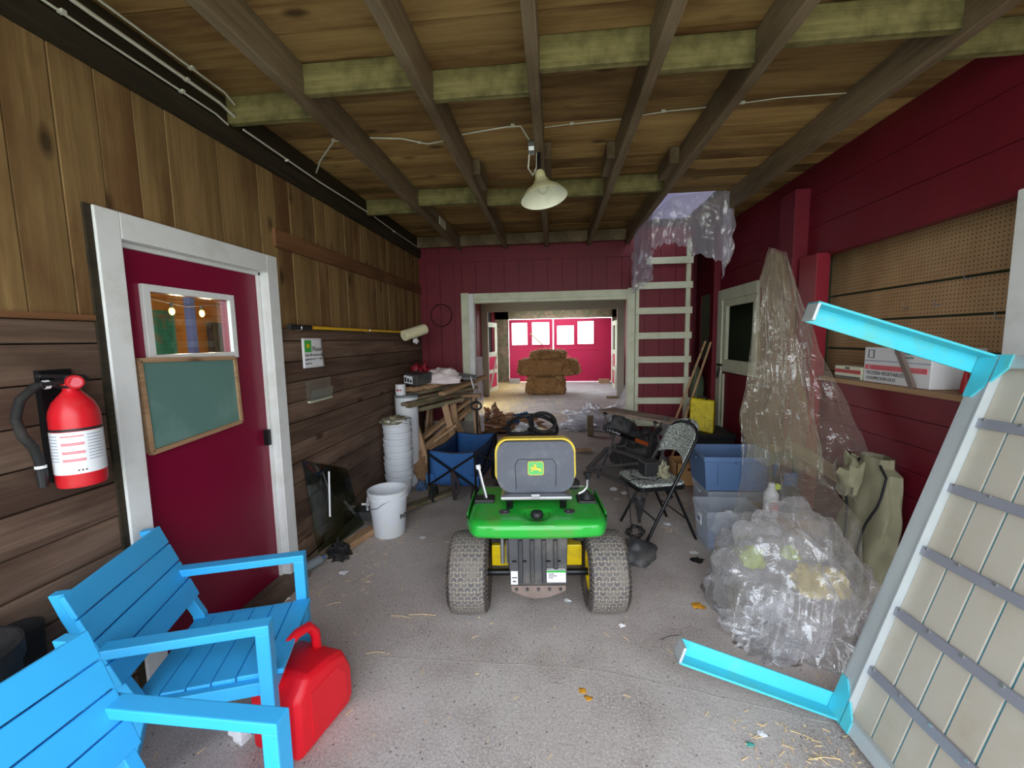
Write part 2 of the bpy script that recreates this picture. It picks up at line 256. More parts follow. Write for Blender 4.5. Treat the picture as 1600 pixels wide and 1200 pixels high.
# ------------------------------------------------------------ mesh builder
W={}
class MB:
    def __init__(s): s.v=[]; s.f=[]; s.uv=None
    def add(s,vs,fs):
        b=len(s.v); s.v+= [Vector(v) for v in vs]; s.f+=[tuple(i+b for i in f) for f in fs]; return s
    def hexa(s,p):  # 8 points: bottom 4 ccw, top 4 ccw
        return s.add(p,[(3,2,1,0),(4,5,6,7),(0,1,5,4),(1,2,6,5),(2,3,7,6),(3,0,4,7)])
    def box(s,x0,x1,y0,y1,z0,z1):
        return s.hexa([(x0,y0,z0),(x1,y0,z0),(x1,y1,z0),(x0,y1,z0),(x0,y0,z1),(x1,y0,z1),(x1,y1,z1),(x0,y1,z1)])
    def ob(s,o,a,b,c):
        o=Vector(o);a=Vector(a);b=Vector(b);c=Vector(c)
        if a.cross(b).dot(c)<0: a,b=b,a
        return s.hexa([o,o+a,o+a+b,o+b,o+c,o+a+c,o+a+b+c,o+b+c])
    def bar(s,p,q,w,h,up=(0,0,1)):
        p=Vector(p);q=Vector(q);d=(q-p); side=d.cross(Vector(up)).normalized(); u=side.cross(d).normalized()
        return s.ob(p-side*w/2-u*h/2,side*w,d,u*h)
    def cyl(s,p,q,r,r2=None,n=16,cap=True):
        p=Vector(p);q=Vector(q); r2=r if r2 is None else r2; d=(q-p).normalized(); a=d.orthogonal().normalized(); b=d.cross(a)
        vs=[p+(a*math.cos(t)+b*math.sin(t))*r for t in [2*math.pi*i/n for i in range(n)]]+[q+(a*math.cos(t)+b*math.sin(t))*r2 for t in [2*math.pi*i/n for i in range(n)]]
        fs=[(i,(i+1)%n,n+(i+1)%n,n+i) for i in range(n)]
        if cap: fs+=[tuple(range(n-1,-1,-1)),tuple(range(n,2*n))]
        return s.add(vs,fs)
    def tube(s,pts,r,n=8,closed=False):
        pts=[Vector(p) for p in pts]; N=len(pts); rings=[]; a=None
        for i,p in enumerate(pts):
            if closed: d=(pts[(i+1)%N]-pts[i-1]).normalized()
            else: d=(pts[min(i+1,N-1)]-pts[max(i-1,0)]).normalized()
            a=d.orthogonal().normalized() if a is None else (a-d*a.dot(d)).normalized()
            b=d.cross(a); rr=r[i] if isinstance(r,(list,tuple)) else r
            rings.append([p+(a*math.cos(2*math.pi*k/n)+b*math.sin(2*math.pi*k/n))*rr for k in range(n)])
        vs=[v for g in rings for v in g]; fs=[]
        for i in range(N if closed else N-1):
            j=(i+1)%N
            off=0
            if closed and j==0:
                off=min(range(n),key=lambda o:(rings[i][0]-rings[0][o]).length)
            for k in range(n): fs.append((i*n+k,i*n+(k+1)%n,j*n+(k+1+off)%n,j*n+(k+off)%n))
        if not closed: fs+=[tuple(range(n-1,-1,-1)),tuple((N-1)*n+k for k in range(n))]
        return s.add(vs,fs)
    def lathe(s,prof,mtx=None,n=32,uvfun=None,cap=False):
        mtx=mtx or Matrix(); vs=[];fs=[];K=len(prof)
        for i in range(n+1 if uvfun else n):
            t=2*math.pi*i/n
            for r,z in prof: vs.append(mtx@Vector((r*math.cos(t),r*math.sin(t),z)))
        cnt=n+1 if uvfun else n
        for i in range(n):
            j=i+1 if uvfun else (i+1)%n
            for k in range(K-1): fs.append((i*K+k,j*K+k,j*K+k+1,i*K+k+1))
        if uvfun: s.uv=[(uvfun(prof[k],i/n)) for i in range(n+1) for k in range(K)]
        if cap: fs+= [tuple(i*K for i in range(n))[::-1],tuple(i*K+K-1 for i in range(n))]
        return s.add(vs,fs)
    def grid(s,fn,nu,nv):
        vs=[fn(i/nu,j/nv) for j in range(nv+1) for i in range(nu+1)]
        fs=[(j*(nu+1)+i,j*(nu+1)+i+1,(j+1)*(nu+1)+i+1,(j+1)*(nu+1)+i) for j in range(nv) for i in range(nu)]
        return s.add(vs,fs)
    def prism(s,poly,o,a,b,c):  # 2d poly in plane (a,b) at o, extruded by c
        o=Vector(o);a=Vector(a);b=Vector(b);c=Vector(c); n=len(poly)
        vs=[o+a*x+b*y for x,y in poly]; vs+=[v+c for v in vs]
        return s.add(vs,[tuple(range(n))[::-1],tuple(range(n,2*n))]+[(i,(i+1)%n,n+(i+1)%n,n+i) for i in range(n)])
    def blob(s,c,rx,ry,rz,seed=0,amp=.15,freq=4,nu=28,nv=16,flat=True,crease=False):
        c=Vector(c)
        def fn(u,v):
            t=2*math.pi*u; ph=math.pi*(v-.5); d=Vector((math.cos(ph)*math.cos(t),math.cos(ph)*math.sin(t),math.sin(ph)))
            q=d*freq*.5+Vector((seed*7.3,seed*3.1,seed))
            k=1+amp*(noise.noise(q)*2 + (abs(noise.noise(q*2.3))*1.5-.4 if crease else noise.noise(q*2.7)*.7))
            p=Vector((d.x*rx*k,d.y*ry*k,d.z*rz*k))
            if flat and p.z<-rz*.35: p.z=-rz*.35
            return c+p+Vector((0,0,rz*.35 if flat else 0))
        return s.grid(fn,nu,nv)
    def build(s,name,m,parent=None,bevel=0,smooth=False,solid=0,world=False,sub=0,wire=0,origin=True):
        vs=[v.copy() for v in s.v]
        me=bpy.data.meshes.new(name); o=bpy.data.objects.new(name,me); C.objects.link(o)
        if parent is not None:
            if world:
                inv=W[parent].inverted(); vs=[inv@v for v in vs]
            o.parent=parent; W[o]=W[parent]
        else:
            if origin:
                xs=[v.x for v in vs];ys=[v.y for v in vs];zs=[v.z for v in vs]
                c=Vector(((min(xs)+max(xs))/2,(min(ys)+max(ys))/2,min(zs))); vs=[v-c for v in vs]; o.location=c; W[o]=Matrix.Translation(c)
            else: W[o]=Matrix()
        me.from_pydata([tuple(v) for v in vs],[],s.f)
        if s.uv:
            ul=me.uv_layers.new(name='UVMap')
            for l in me.loops: ul.data[l.index].uv=s.uv[l.vertex_index]
        me.materials.append(m if not isinstance(m,str) else M[m])
        if smooth:
            for p in me.polygons: p.use_smooth=True
            try: me.set_sharp_from_angle(angle=R(42))
            except Exception: pass
        if sub:
            k=o.modifiers.new('sub','SUBSURF'); k.levels=sub; k.render_levels=sub
        if solid:
            k=o.modifiers.new('solid','SOLIDIFY'); k.thickness=solid; k.offset=0
        if bevel:
            k=o.modifiers.new('bevel','BEVEL'); k.width=bevel; k.segments=2; k.limit_method='ANGLE'; k.angle_limit=R(35); k.harden_normals=False
        me.update(); return o
def tag(o,label,cat,group=None,kind=None):
    if label: o['label']=label
    if cat: o['category']=cat
    if group: o['group']=group
    if kind: o['kind']=kind
    return o
def thing(name,label,cat,loc=(0,0,0),rz=0,group=None,mtx=None):
    o=bpy.data.objects.new(name,None); C.objects.link(o); o.empty_display_size=.1
    mm=mtx or (Matrix.Translation(Vector(loc))@Matrix.Rotation(rz,4,'Z')); o.matrix_basis=mm; W[o]=mm
    return tag(o,label,cat,group)
def struct(mb,name,m,label=None,**k):
    o=mb.build(name,m,**k); o['kind']='structure'; 
    if label: o['label']=label
    return o
def copytree(o,parent=None):
    c=o.copy(); C.objects.link(c); c.parent=parent
    W[c]=W[o]
    for ch in list(o.children): copytree(ch,c)
    return c
def text(body,size,o,ax,up,m,parent,name='lettering',ext=.0006,align='LEFT'):
    """flat lettering as a mesh; o origin, ax reading direction, up letter-up direction"""
    cu=bpy.data.curves.new('t','FONT'); cu.body=body; cu.size=size; cu.extrude=ext; cu.align_x=align; cu.resolution_u=3
    t=bpy.data.objects.new('t',cu); C.objects.link(t); dg=bpy.context.evaluated_depsgraph_get(); me=bpy.data.meshes.new_from_object(t.evaluated_get(dg))
    bpy.data.objects.remove(t); ax=Vector(ax).normalized(); up=Vector(up); up=(up-ax*up.dot(ax)).normalized(); n=ax.cross(up)
    mm=Matrix((ax,up,n)).transposed().to_4x4(); mm.translation=Vector(o); me.transform(W[parent].inverted()@mm)
    me.materials.clear(); me.materials.append(M[m]); ob=bpy.data.objects.new(name,me); C.objects.link(ob); ob.parent=parent; W[ob]=W[parent]; return ob
rnd=random.Random(5)
def planks(mb,axis,a0,a1,b0,b1,w,t,plane,pos,gap=.004,jit=.004,holes=(),r=None):
    """boards in a wall or ceiling. axis: run direction; a = run extent, b = stacked extent; plane: normal axis; pos: face position, t thickness going away (signed)"""
    r=r or rnd; b=b0; i=0
    while b<b1-1e-4:
        e=min(b+w,b1); segs=[(a0,a1)]
        for h in holes:  # (a0,a1,b0,b1)
            if e>h[2]+.001 and b<h[3]-.001:
                ns=[]
                for s0,s1 in segs:
                    if s1<=h[0] or s0>=h[1]: ns.append((s0,s1)); continue
                    if s0<h[0]: ns.append((s0,h[0]))
                    if s1>h[1]: ns.append((h[1],s1))
                segs=ns
        j=r.uniform(-jit,jit)
        for s0,s1 in segs:
            d={axis:(s0,s1),plane:tuple(sorted((pos+j,pos+j+t)))}
            o=[k for k in 'XYZ' if k not in d][0]; d[o]=(b+gap/2,e-gap/2)
            mb.box(*d['X'],*d['Y'],*d['Z'])
        b=e; i+=1
    return mb
# ============================================================ SETTING
LX=-1.80; RX=2.10; BY=5.70; JZ=2.78; CZ=2.95
struct(MB().box(-2.4,2.6,-.7,16,-.12,0),'floor','concrete','worn pinkish grey concrete floor with straw bits and dirt',origin=False)
struct(MB().box(-30,30,-30,40,-.2,-.125),'ground','outside',origin=False)
# ceiling boards with a hatch between the two right joists
cb=MB(); hatch=(1.0,1.64,4.45,5.66)
planks(cb,'X',-2.3,2.5,-.7,BY+.1,.187,.025,'Z',CZ,gap=.010,holes=[(1.0,1.64,4.45,5.66)])
struct(cb,'ceiling','ceil','brown board ceiling with an open loft hatch at the far right',origin=False)
rf=MB(); 
for a in ((-2.4,1.0,-.7,BY+1.2),(1.64,2.6,-.7,BY+1.2),(1.0,1.64,-.7,4.45),(1.0,1.64,5.66,BY+1.2)): rf.box(a[0],a[1],a[2],a[3],CZ+.04,CZ+.1)
rf.box(-2.7,2.7,6.9,13.0,2.75,2.85); rf.box(-2.7,2.7,15.1,16.1,2.75,2.85); rf.box(-2.7,-1.3,13.0,15.1,2.75,2.85); rf.box(1.3,2.7,13.0,15.1,2.75,2.85)  # gap left here is an added opening that lights the far room
rf.box(-2.7,2.7,6.85,6.95,2.75,3.1)
struct(rf,'ceiling_loft_deck','darkwood',origin=False)
struct(MB().box(.4,2.4,3.2,6.8,4.2,4.22),'ceiling_loft_light_panel','film','pale translucent panel added as roof to soften the sky through the loft hatch',origin=False)  # added panel, passes softened sky light down through the hatch
struct(MB().box(.4,2.4,6.85,6.88,2.85,4.2),'wall_loft_sky_screen','film','pale translucent end wall added to close off the sky beyond the loft hatch',origin=False)  # added screen, keeps bare sky from showing behind the hatch
struct(MB().box(.38,.4,3.2,6.88,3.06,4.22).box(2.4,2.42,3.2,6.88,3.06,4.22),'wall_loft_side','film',origin=False)
tag(MB().bar((1.15,6.2,3.1),(1.95,6.3,4.1),.12,.08).build('loft_brace','joist'),'dark diagonal brace in the loft seen through the plastic','brace')
# left wall: upright boards above 1.70, level boards below, door opening Y 1.65..2.56 Z 0..2.03
D0,D1,DT=1.65,2.555,2.04
wl=MB(); planks(wl,'Z',1.715,2.69,-.7,BY,.155,-.022,'X',LX,jit=.002,holes=[(1.715,DT,D0,D1)])
struct(wl,'wall_left','wall_v','tan upright board upper wall on the left',origin=False,bevel=.003)
wl=MB(); planks(wl,'Y',-.7,BY,.05,1.70,.142,-.03,'X',LX,jit=.004,holes=[(D0,D1,0,1.8)])
struct(wl,'wall_left_lower','wall_h','dark brown level plank lower wall on the left',origin=False,bevel=.006)
struct(MB().box(LX-.12,LX-.04,-.7,D0,-.05,3.0).box(LX-.12,LX-.04,D1,7,-.05,3.0).box(LX-.12,LX-.04,D0,D1,DT,3.0),'wall_left_backing','dark',origin=False)
struct(MB().box(LX-.03,LX+.012,2.6,BY,1.700,1.716).box(LX-.03,LX+.012,-.7,1.52,1.700,1.722),'trim_1','ledger','thin dark rail where upright boards meet level planks',origin=False)
struct(MB().box(LX-.02,LX+.022,2.66,BY-.01,2.22,2.335),'trim_2','ledger','long brown ledger board nailed along the left wall',origin=False,bevel=.002)
struct(MB().box(LX-.04,LX+.035,-.7,BY,2.69,2.79).box(LX-.06,LX+.02,-.7,BY,2.79,2.94),'trim_3','darkwood','dark wall plate under the ceiling on the left',origin=False,bevel=.003)
# room glimpsed through the door window
struct(planks(MB(),'Y',1.0,5.2,0,2.75,.16,-.03,'X',-4.0),'wall_side_room_far','roomwood','honey wood wall of the room behind the door window',origin=False)
struct(MB().box(-4.1,-4.04,1.0,5.2,0,2.9),'wall_side_room_outer','roomwood',origin=False)
struct(MB().box(-4.1,-1.93,5.1,5.2,0,2.9),'wall_side_room_back','roomwood',origin=False)
struct(MB().box(-4.1,-1.93,1.0,5.2,2.76,2.9),'ceiling_side_room','roomwood',origin=False)
struct(MB().box(-4.1,-2.4,1.0,5.2,-.12,0),'floor_side_room','roomwood',origin=False)
struct(MB().box(-4.1,-1.93,1.0,1.1,0,.8),'wall_side_room_front','roomwood',origin=False)
# back wall pieces (red)
BL=MB(); planks(BL,'Z',.50,2.95,LX-.1,-1.22,.19,.03,'Y',BY,jit=.002)
planks(BL,'Z',2.19,2.62,-1.22,.97,.19,.03,'Y',BY,jit=.002)
planks(BL,'Z',0,2.95,.97,1.72,.19,.03,'Y',BY,jit=.002)
BL.box(LX,.97,BY-.015,BY+.01,2.62,2.74)
struct(BL,'wall_back','red','dark red board partition with the wide doorway',origin=False)
struct(MB().box(LX-.1,-1.2,BY+.03,BY+.1,0,3.0).box(-1.2,.97,BY+.03,BY+.1,2.15,3.0).box(.97,1.75,BY+.03,BY+.1,0,3.0).box(1.72,1.75,BY,6.7,0,3.0).box(1.72,2.3,6.65,6.72,0,3.0),'wall_back_backing','red',origin=False)
struct(MB().box(LX,-1.06,BY-.04,BY+.05,0,.49),'wall_back_footing','foundation','low concrete footing under the red partition',origin=False,bevel=.01)
struct(MB().box(LX,-1.2,BY-.03,BY,.49,.545),'baseboard_back','red',origin=False)
# doorway trim
struct(MB().box(-1.235,-1.135,BY-.035,BY+.1,0,2.215),'trim_4','cream','cream left post of the wide doorway',origin=False,bevel=.004)
struct(MB().box(-1.135,-1.065,BY-.03,BY+.1,0,2.205),'trim_5','white','inner white face of the left doorway post',origin=False,bevel=.004)
struct(MB().box(-1.06,.96,BY-.035,BY+.02,2.12,2.205).box(-1.06,.96,BY-.02,BY+.1,2.08,2.12),'trim_6','cream','pale header board over the wide doorway',origin=False,bevel=.003)
struct(MB().box(.945,1.035,BY-.04,BY+.1,0,2.22),'trim_7','cream','cream right post of the wide doorway',origin=False,bevel=.004)
# right wall
rw=MB(); planks(rw,'Y',-.7,4.72,2.2,2.95,.25,.03,'X',RX,jit=.003)
planks(rw,'Y',4.72,6.7,2.16,2.95,.2,.03,'X',RX,jit=.003)
planks(rw,'Y',-.7,4.72,0,1.265,.155,.03,'X',RX,jit=.003)
planks(rw,'Y',5.68,6.7,0,2.16,.18,.03,'X',RX,jit=.003,holes=[(5.86,6.45,1.26,2.16)])
planks(rw,'Y',3.62,4.72,1.265,2.2,.2,.03,'X',RX,jit=.003)
struct(rw,'wall_right','red','dark red level plank wall on the right',origin=False)
struct(MB().box(RX+.03,RX+.1,-.7,4.72,0,1.25).box(RX+.03,RX+.1,-.7,4.72,2.21,3.0).box(RX+.03,RX+.1,3.75,4.72,1.25,2.21).box(RX+.03,RX+.1,-.7,2.0,1.25,2.21).box(RX+.03,RX+.1,4.72,6.7,2.17,3.0).box(RX+.03,RX+.1,5.7,6.7,0,2.17),'wall_right_backing','red',origin=False)
wb=MB(); planks(wb,'Y',5.86,6.45,1.26,2.16,.15,.02,'X',RX+.015,jit=.001)
struct(wb,'window_3','greenboard','small boarded opening of grey green slats in the right corner',origin=False)
# posts on the right wall
tag(MB().box(1.985,RX+.02,3.86,4.10,0,2.78).build('wall_post','red',bevel=.004),'tall dark red post on right wall behind the hanging plastic, reaching the ceiling','post')
tag(MB().box(2.02,RX+.02,3.58,3.82,0,2.215).build('wall_post','redb',bevel=.004),'short brighter red post beside the pegboard','post')
struct(MB().box(RX-.03,RX+.02,1.85,2.2,0,2.22),'trim_8','white','white door casing at the right edge of the view',origin=False,bevel=.003)
# pegboard recess
struct(MB().box(RX-.03,2.40,2.0,3.6,1.235,1.268).box(2.21,2.40,3.6,4.18,1.235,1.268),'trim_9','lumber','pine sill of the pegboard recess',origin=False,bevel=.002)
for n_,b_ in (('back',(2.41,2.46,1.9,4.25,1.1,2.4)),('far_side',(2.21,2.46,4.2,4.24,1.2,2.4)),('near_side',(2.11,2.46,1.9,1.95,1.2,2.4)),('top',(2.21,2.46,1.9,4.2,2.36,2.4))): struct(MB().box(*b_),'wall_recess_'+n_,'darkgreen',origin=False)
pb=thing('pegboard','tan perforated pegboard in four strips above the cardboard boxes','pegboard',(2.4,2.9,1.27))
z=1.27
for i,h in enumerate((.2,.22,.22,.42)):
    MB().box(2.385,2.40,2.0,4.18,z+.008,z+h-.008).build('panel','peg',pb,world=True); z+=h
hk=[(2.55,1.66),(2.93,1.76),(3.17,1.76),(2.42,1.78),(2.75,1.9)]
for y,zz in hk:
    tag(MB().tube([(2.383,y,zz),(2.36,y,zz),(2.35,y,zz+.01),(2.35,y,zz+.04)],.0025,6).cyl((2.380,y-.03,zz-.004),(2.380,y+.03,zz-.004),.002,n=6).build('hook','steel',pb,world=True),'small bright wire hook',None)
# room 2 and far room shells
fr=MB(); planks(fr,'Y',5.8,16,0,2.75,.25,-.03,'X',-2.15,holes=[(12.2,14.8,.5,2.4),(8.0,10.6,0.0,2.2)]); struct(fr,'wall_far_left','red','red plank wall of the back rooms on the left',origin=False)
fr=MB(); planks(fr,'Y',6.75,16,0,2.75,.25,.03,'X',2.2,holes=[(12.2,13.2,.75,2.3)]); struct(fr,'wall_far_right','red','red plank wall of the back rooms on the right',origin=False)
struct(MB().box(-2.3,-2.19,5.8,8.0,0,2.8).box(-2.3,-2.19,10.6,12.5,0,2.8).box(-2.3,-2.19,8,10.6,2.25,2.8).box(-2.3,-2.19,14.5,16,0,2.8).box(-2.3,-2.19,12.5,14.5,0,.9).box(-2.3,-2.19,12.5,14.5,2.3,2.8).box(2.24,2.3,6.7,12.2,0,2.8).box(2.24,2.3,13.2,16,0,2.8).box(-2.3,-1.7,5.8,5.84,0,2.8),'wall_far_backing','dark',origin=False)
struct(MB().box(-2.15,-1.66,15.55,15.62,0,2.75).box(2.05,2.3,15.55,15.62,0,2.75).box(-2.3,2.3,15.55,15.62,2.3,2.75),'wall_far','lumber_old','brown wall above and beside the far red doors',origin=False)
# second portal frame at Y 11.8
tag(MB().box(-2.0,1.87,11.7,11.8,2.34,2.57).build('door_header','grey',bevel=.005),'grey painted beam across the aisle just beyond the wide doorway','beam')
tag(MB().box(-2.0,-1.82,11.7,11.8,0,2.34).build('aisle_post','grey',bevel=.005),'grey post left of the hay bales under the beam','post')
tag(MB().box(1.68,1.87,11.7,11.8,0,2.34).build('aisle_post','grey',bevel=.005),'grey post right of the hay bales under the beam','post')
# red side returns of the middle stalls
tag(MB().box(-2.14,-2.0,11.0,11.72,0,2.6).build('stall_partition','red'),'dark red stall partition left of the grey post','partition')
# joists of the middle room with sagging insulation
for i in range(7):
    y=6.3+i*.75
for i in range(8):
    x=-1.8+i*.52
    tag(MB().box(x,x+.05,6.96,11.7,2.60,2.75).build('rafter','redb'),f'reddish rafter in the middle room ceiling, number {"first second third fourth fifth sixth seventh eighth".split()[i]} from the left'.replace('number ',''),'rafter','middle room rafters')
    if i<7:
        mb=MB(); mb.grid(lambda u,v:Vector((x+.05+u*.47,7.0+v*4.6,2.73-.13*math.sin(math.pi*u)+.012*noise.noise(Vector((u*5,v*14,i))))),12,30)
        tag(mb.build('insulation_batt','pinkins',smooth=True,solid=.01),f'pink insulation sagging in the {"first second third fourth fifth sixth seventh".split()[i]} bay from the left of the middle room','insulation','sagging insulation')
# far doors with windows
def slab_with_holes(mb,x0,x1,y0,y1,z0,z1,holes):
    xs=sorted({x0,x1}|{h[0] for h in holes}|{h[1] for h in holes}); zs=sorted({z0,z1}|{h[2] for h in holes}|{h[3] for h in holes})
    for a,b in zip(xs,xs[1:]):
        for c,d in zip(zs,zs[1:]):
            mx,mz=(a+b)/2,(c+d)/2
            if any(h[0]<mx<h[1] and h[2]<mz<h[3] for h in holes): continue
            mb.box(a,b,y0,y1,c,d)
    return mb
for n,x0,x1,wins,lb in (('door_4',-1.64,-.055,[(-1.53,-.97,1.37,2.16),(-.80,-.18,1.37,2.17)],'left far red door with two tall bright windows'),('door_5',-.02,2.03,[(.10,.70,1.36,2.03),(.84,1.40,1.37,2.17)],'right far red door with two bright windows of unequal height')):
    d=bpy.data.objects.new(n,None); C.objects.link(d); W[d]=Matrix.Translation((x0,15.5,0)); d.matrix_basis=W[d]; d['kind']='structure'; d['label']=lb
    slab_with_holes(MB(),x0,x1,15.5,15.55,.03,2.28,wins).build('door_slab','redfar',d,world=True)
    for h in wins:
        MB().box(h[0],h[1],15.52,15.528,h[2],h[3]).build('pane','glass',d,world=True)
        slab_with_holes(MB(),h[0]-.04,h[1]+.04,15.485,15.5,h[2]-.04,h[3]+.04,[h]).build('window_frame','redfar',d,world=True)
    MB().box(x0+.02,x1-.02,15.49,15.5,1.16,1.26).build('rail','redfar',d,world=True)
tag(MB().bar((-.86,15.3,1.78),(-.42,15.42,1.36),.09,.03).build('loose_board','lumber'),'loose pale board slanting across a far door window','board')
# ---- dutch doors in far room
def dutch(name,loc,rz,label,w=.95,h=2.1,m='cream',m2='redfar'):
    d=thing(name,label,'door',loc,rz)
    f=MB(); slab_with_holes(f,0,w,-.02,.02,0,h,[(.12,w-.12,1.2,h-.14),(.12,w-.12,.12,.55),(.12,w-.12,.67,1.06)]); f.build('door_frame',m,d,bevel=.003)
    MB().box(.1,w-.1,-.008,.008,.1,1.08).build('panel',m2,d)
    b=MB(); b.bar((.12,-.015,.12),(w-.12,-.015,1.06),.03,.08,up=(0,1,0)); b.build('brace',m,d)
    MB().tube([(w-.06,-.02,1.1),(w-.06,-.06,1.1),(w-.06,-.06,1.16)],.008,6).build('latch','blackm',d)
    return d
dutch('stall_door',(-1.98,12.5,0),R(80),'white framed stall door standing open behind the left grey post')
dutch('stall_door',(1.86,13.2,0),R(88),'white framed stall door folded back on the right wall of the far room')
dutch('stall_door',(2.02,10.6,0),R(88),'cream framed stall door beside the draped white film in the middle room',h=2.15)
# ============================================================ CEILING TIMBERS
ords='first second third fourth fifth sixth'.split()
for i,x in enumerate((-1.235,-.625,-.085,.455,.93,1.67)):
    nm=['leftmost ceiling joist, nearest the left wall','second ceiling joist from the left','middle ceiling joist that carries the lamp','ceiling joist just right of the lamp joist, with a rough split edge','ceiling joist left of the loft hatch','rightmost ceiling joist, along the red wall'][i]
    tag(MB().box(x-.027,x+.027,-.7,BY+.02 if i<5 else 4.33,JZ,CZ-.002).build('ceiling_joist','joist',bevel=.004),nm+', rough brown timber','joist','ceiling joists')
JX=[LX-.02,-1.235,-.625,-.085,.455,.93,1.67,RX]
rows=[('near',[2.32,2.11,2.24,2.06,2.14,2.02,2.2]),('middle',[4.08,3.88,3.98,3.84,3.8,None,None]),('back',[5.6]*7)]
bay=['between the left wall and the leftmost joist','between the leftmost and second joists','left of the lamp joist','right of the lamp joist','left of the hatch joist','between the two right joists','against the red wall']
for rn,ys in rows:
    for i,y in enumerate(ys):
        if y is None or (rn=='back' and i>=5): continue
        a=JX[i]+.027; b=JX[i+1]-.027
        tag(MB().box(a,b,y,y+.045,JZ+.028,CZ-.004).build('blocking_board','block' if rn!='back' else 'joist',bevel=.004),f'{"mossy green" if rn=="near" else "pale weathered"} blocking board in the {rn} row {bay[i]}','blocking','blocking between joists')
# short scabs on joist sides
for x,y,lb in ((-.57,3.3,'short board scab on the side of the second joist'),(-.04,3.1,'short dark scab behind the lamp joist'),(.40,3.15,'short scab on the joist right of the lamp'),(.86,3.3,'longer scab on the hatch joist')):
    tag(MB().box(x-.028,x+.028 if x<.8 else x+.04,y,y+.35,JZ+.05,CZ-.01).build('joist_scab','joist',bevel=.003),lb,'board')
tag(MB().box(-1.06-.14,-1.19,4.55,4.8,2.82,2.9).build('white_scrap_board','cream',bevel=.002),'small white painted block on the leftmost joist near the back','board')
# cables
def cable(name,pts,r,m,label,clips=()):
    t=thing(name,label,'cable',pts[0]); MB().tube(pts,r,6).build('sheath',m,t,world=True,smooth=True)
    for c in clips: MB().box(c[0]-.012,c[0]+.012,c[1]-.008,c[1]+.008,c[2]-.006,c[2]+.006).build('clip','wire',t,world=True)
    return t
cable('ceiling_cable',[(-1.72,3.1,2.83),(-1.62,2.98,2.86),(-1.45,2.86,2.93),(-1.27,2.9,2.935)],.005,'wire','pale cable crossing from the left wall plate to the leftmost joist',[(-1.45,2.86,2.935)])
cable('ceiling_cable',[(-1.2,2.86,2.935),(-1.0,2.9,2.935),(-.85,3.0,2.935),(-.66,2.95,2.935)],.005,'wire','curved twin cable between the leftmost and second joists',[(-.9,2.97,2.935)])
cable('ceiling_cable',[(-.59,2.9,2.935),(-.3,2.84,2.935),(-.2,2.83,2.93),(-.15,2.86,2.86),(-.135,2.88,2.8)],.005,'wire','cable from the second joist to the lamp junction box',[(-.25,2.83,2.938)])
cable('ceiling_cable',[(-.05,2.88,2.935),(.1,2.86,2.935),(.42,2.84,2.935)],.003,'wire','thin stapled cable right of the lamp joist',[(.12,2.86,2.938)])
cable('ceiling_cable',[(.49,2.82,2.935),(.7,2.78,2.935),(.9,2.77,2.935)],.003,'wire','thin stapled cable ending at the hatch joist',[(.66,2.785,2.938)])
cable('ceiling_cable',[(.96,2.77,2.935),(1.3,2.72,2.935),(1.64,2.72,2.935)],.003,'wire','thin cable between the two right joists',[(1.1,2.75,2.938)])
for k,(dx,z,r_,y1) in enumerate(((.045,2.80,.005,2.35),(.075,2.85,.008,2.38),(.105,2.90,.005,2.35))):
    cable('wall_cable',[(LX+dx,-.6,z),(LX+dx,.8,z+.005),(LX+dx,1.6,z-.004),(LX+dx,2.2,z)]+[(LX+dx*.8,y1-.05,z-.01)],r_,'wire',['lower pale cable along the left wall plate','thick middle cable along the left wall plate','upper thin cable along the left wall plate'][k],[(LX+dx,.9,z),(LX+dx,1.5,z),(LX+dx,2.0,z)])
cable('wall_cable',[(LX+.05,2.4,2.81),(LX+.05,3.2,2.80),(LX+.06,4.0,2.81)],.006,'wire','pale cable beyond the first block along the left wall plate',[(LX+.05,2.8,2.8)])
cable('wall_cable',[(LX+.06,4.15,2.81),(LX+.05,4.8,2.80),(LX+.05,5.5,2.80)],.005,'wire','pale cable running into the back left ceiling corner',[(LX+.05,4.7,2.8)])
# ============================================================ LAMP
lt=thing('barn_lamp','cream enamel barn lamp with flared shade hanging from the middle joist','lamp',(-.085,2.85,2.78))
MB().lathe([(0.001,.0),(.045,0),(.045,-.03),(.02,-.035),(.02,-.1)],Matrix.Translation((-.135,2.88,2.83))@Matrix.Rotation(R(-90),4,'Y'),12)
MB().cyl((-.115,2.88,2.82),(-.155,2.88,2.82),.045,n=12).build('junction_box','steel',lt,world=True,bevel=.003)
MB().tube([(-.15,2.88,2.79),(-.16,2.9,2.70),(-.13,2.9,2.655),(-.105,2.89,2.70),(-.1,2.87,2.79)],.005,6).build('cord','wire',lt,world=True,smooth=True)
MB().tube([(-.09,2.87,2.78),(-.09,2.86,2.66)],.012,8).build('stem','blackm',lt,world=True)
sm=Matrix.Translation((-.085,2.85,2.66))@Matrix.Rotation(R(-9),4,'X')@Matrix.Rotation(R(-9),4,'Y')
prof=[(.024,0),(.032,-.012),(.036,-.055),(.045,-.062),(.05,-.075),(.075,-.105),(.115,-.135),(.147,-.17),(.152,-.178)]
sh=MB().lathe(prof,sm,40).build('lamp_shade','lampsh',lt,world=True,smooth=True)
MB().lathe([(r-.004,z-.003) for r,z in prof[3:]],sm,40).build('shade_lining','lampin',sh,world=True,smooth=True)
MB().lathe([(.001,-.15),(.02,-.145),(.032,-.12),(.03,-.1),(.015,-.07),(.015,-.05)],sm,16).build('light_bulb','lampin',lt,world=True,smooth=True)
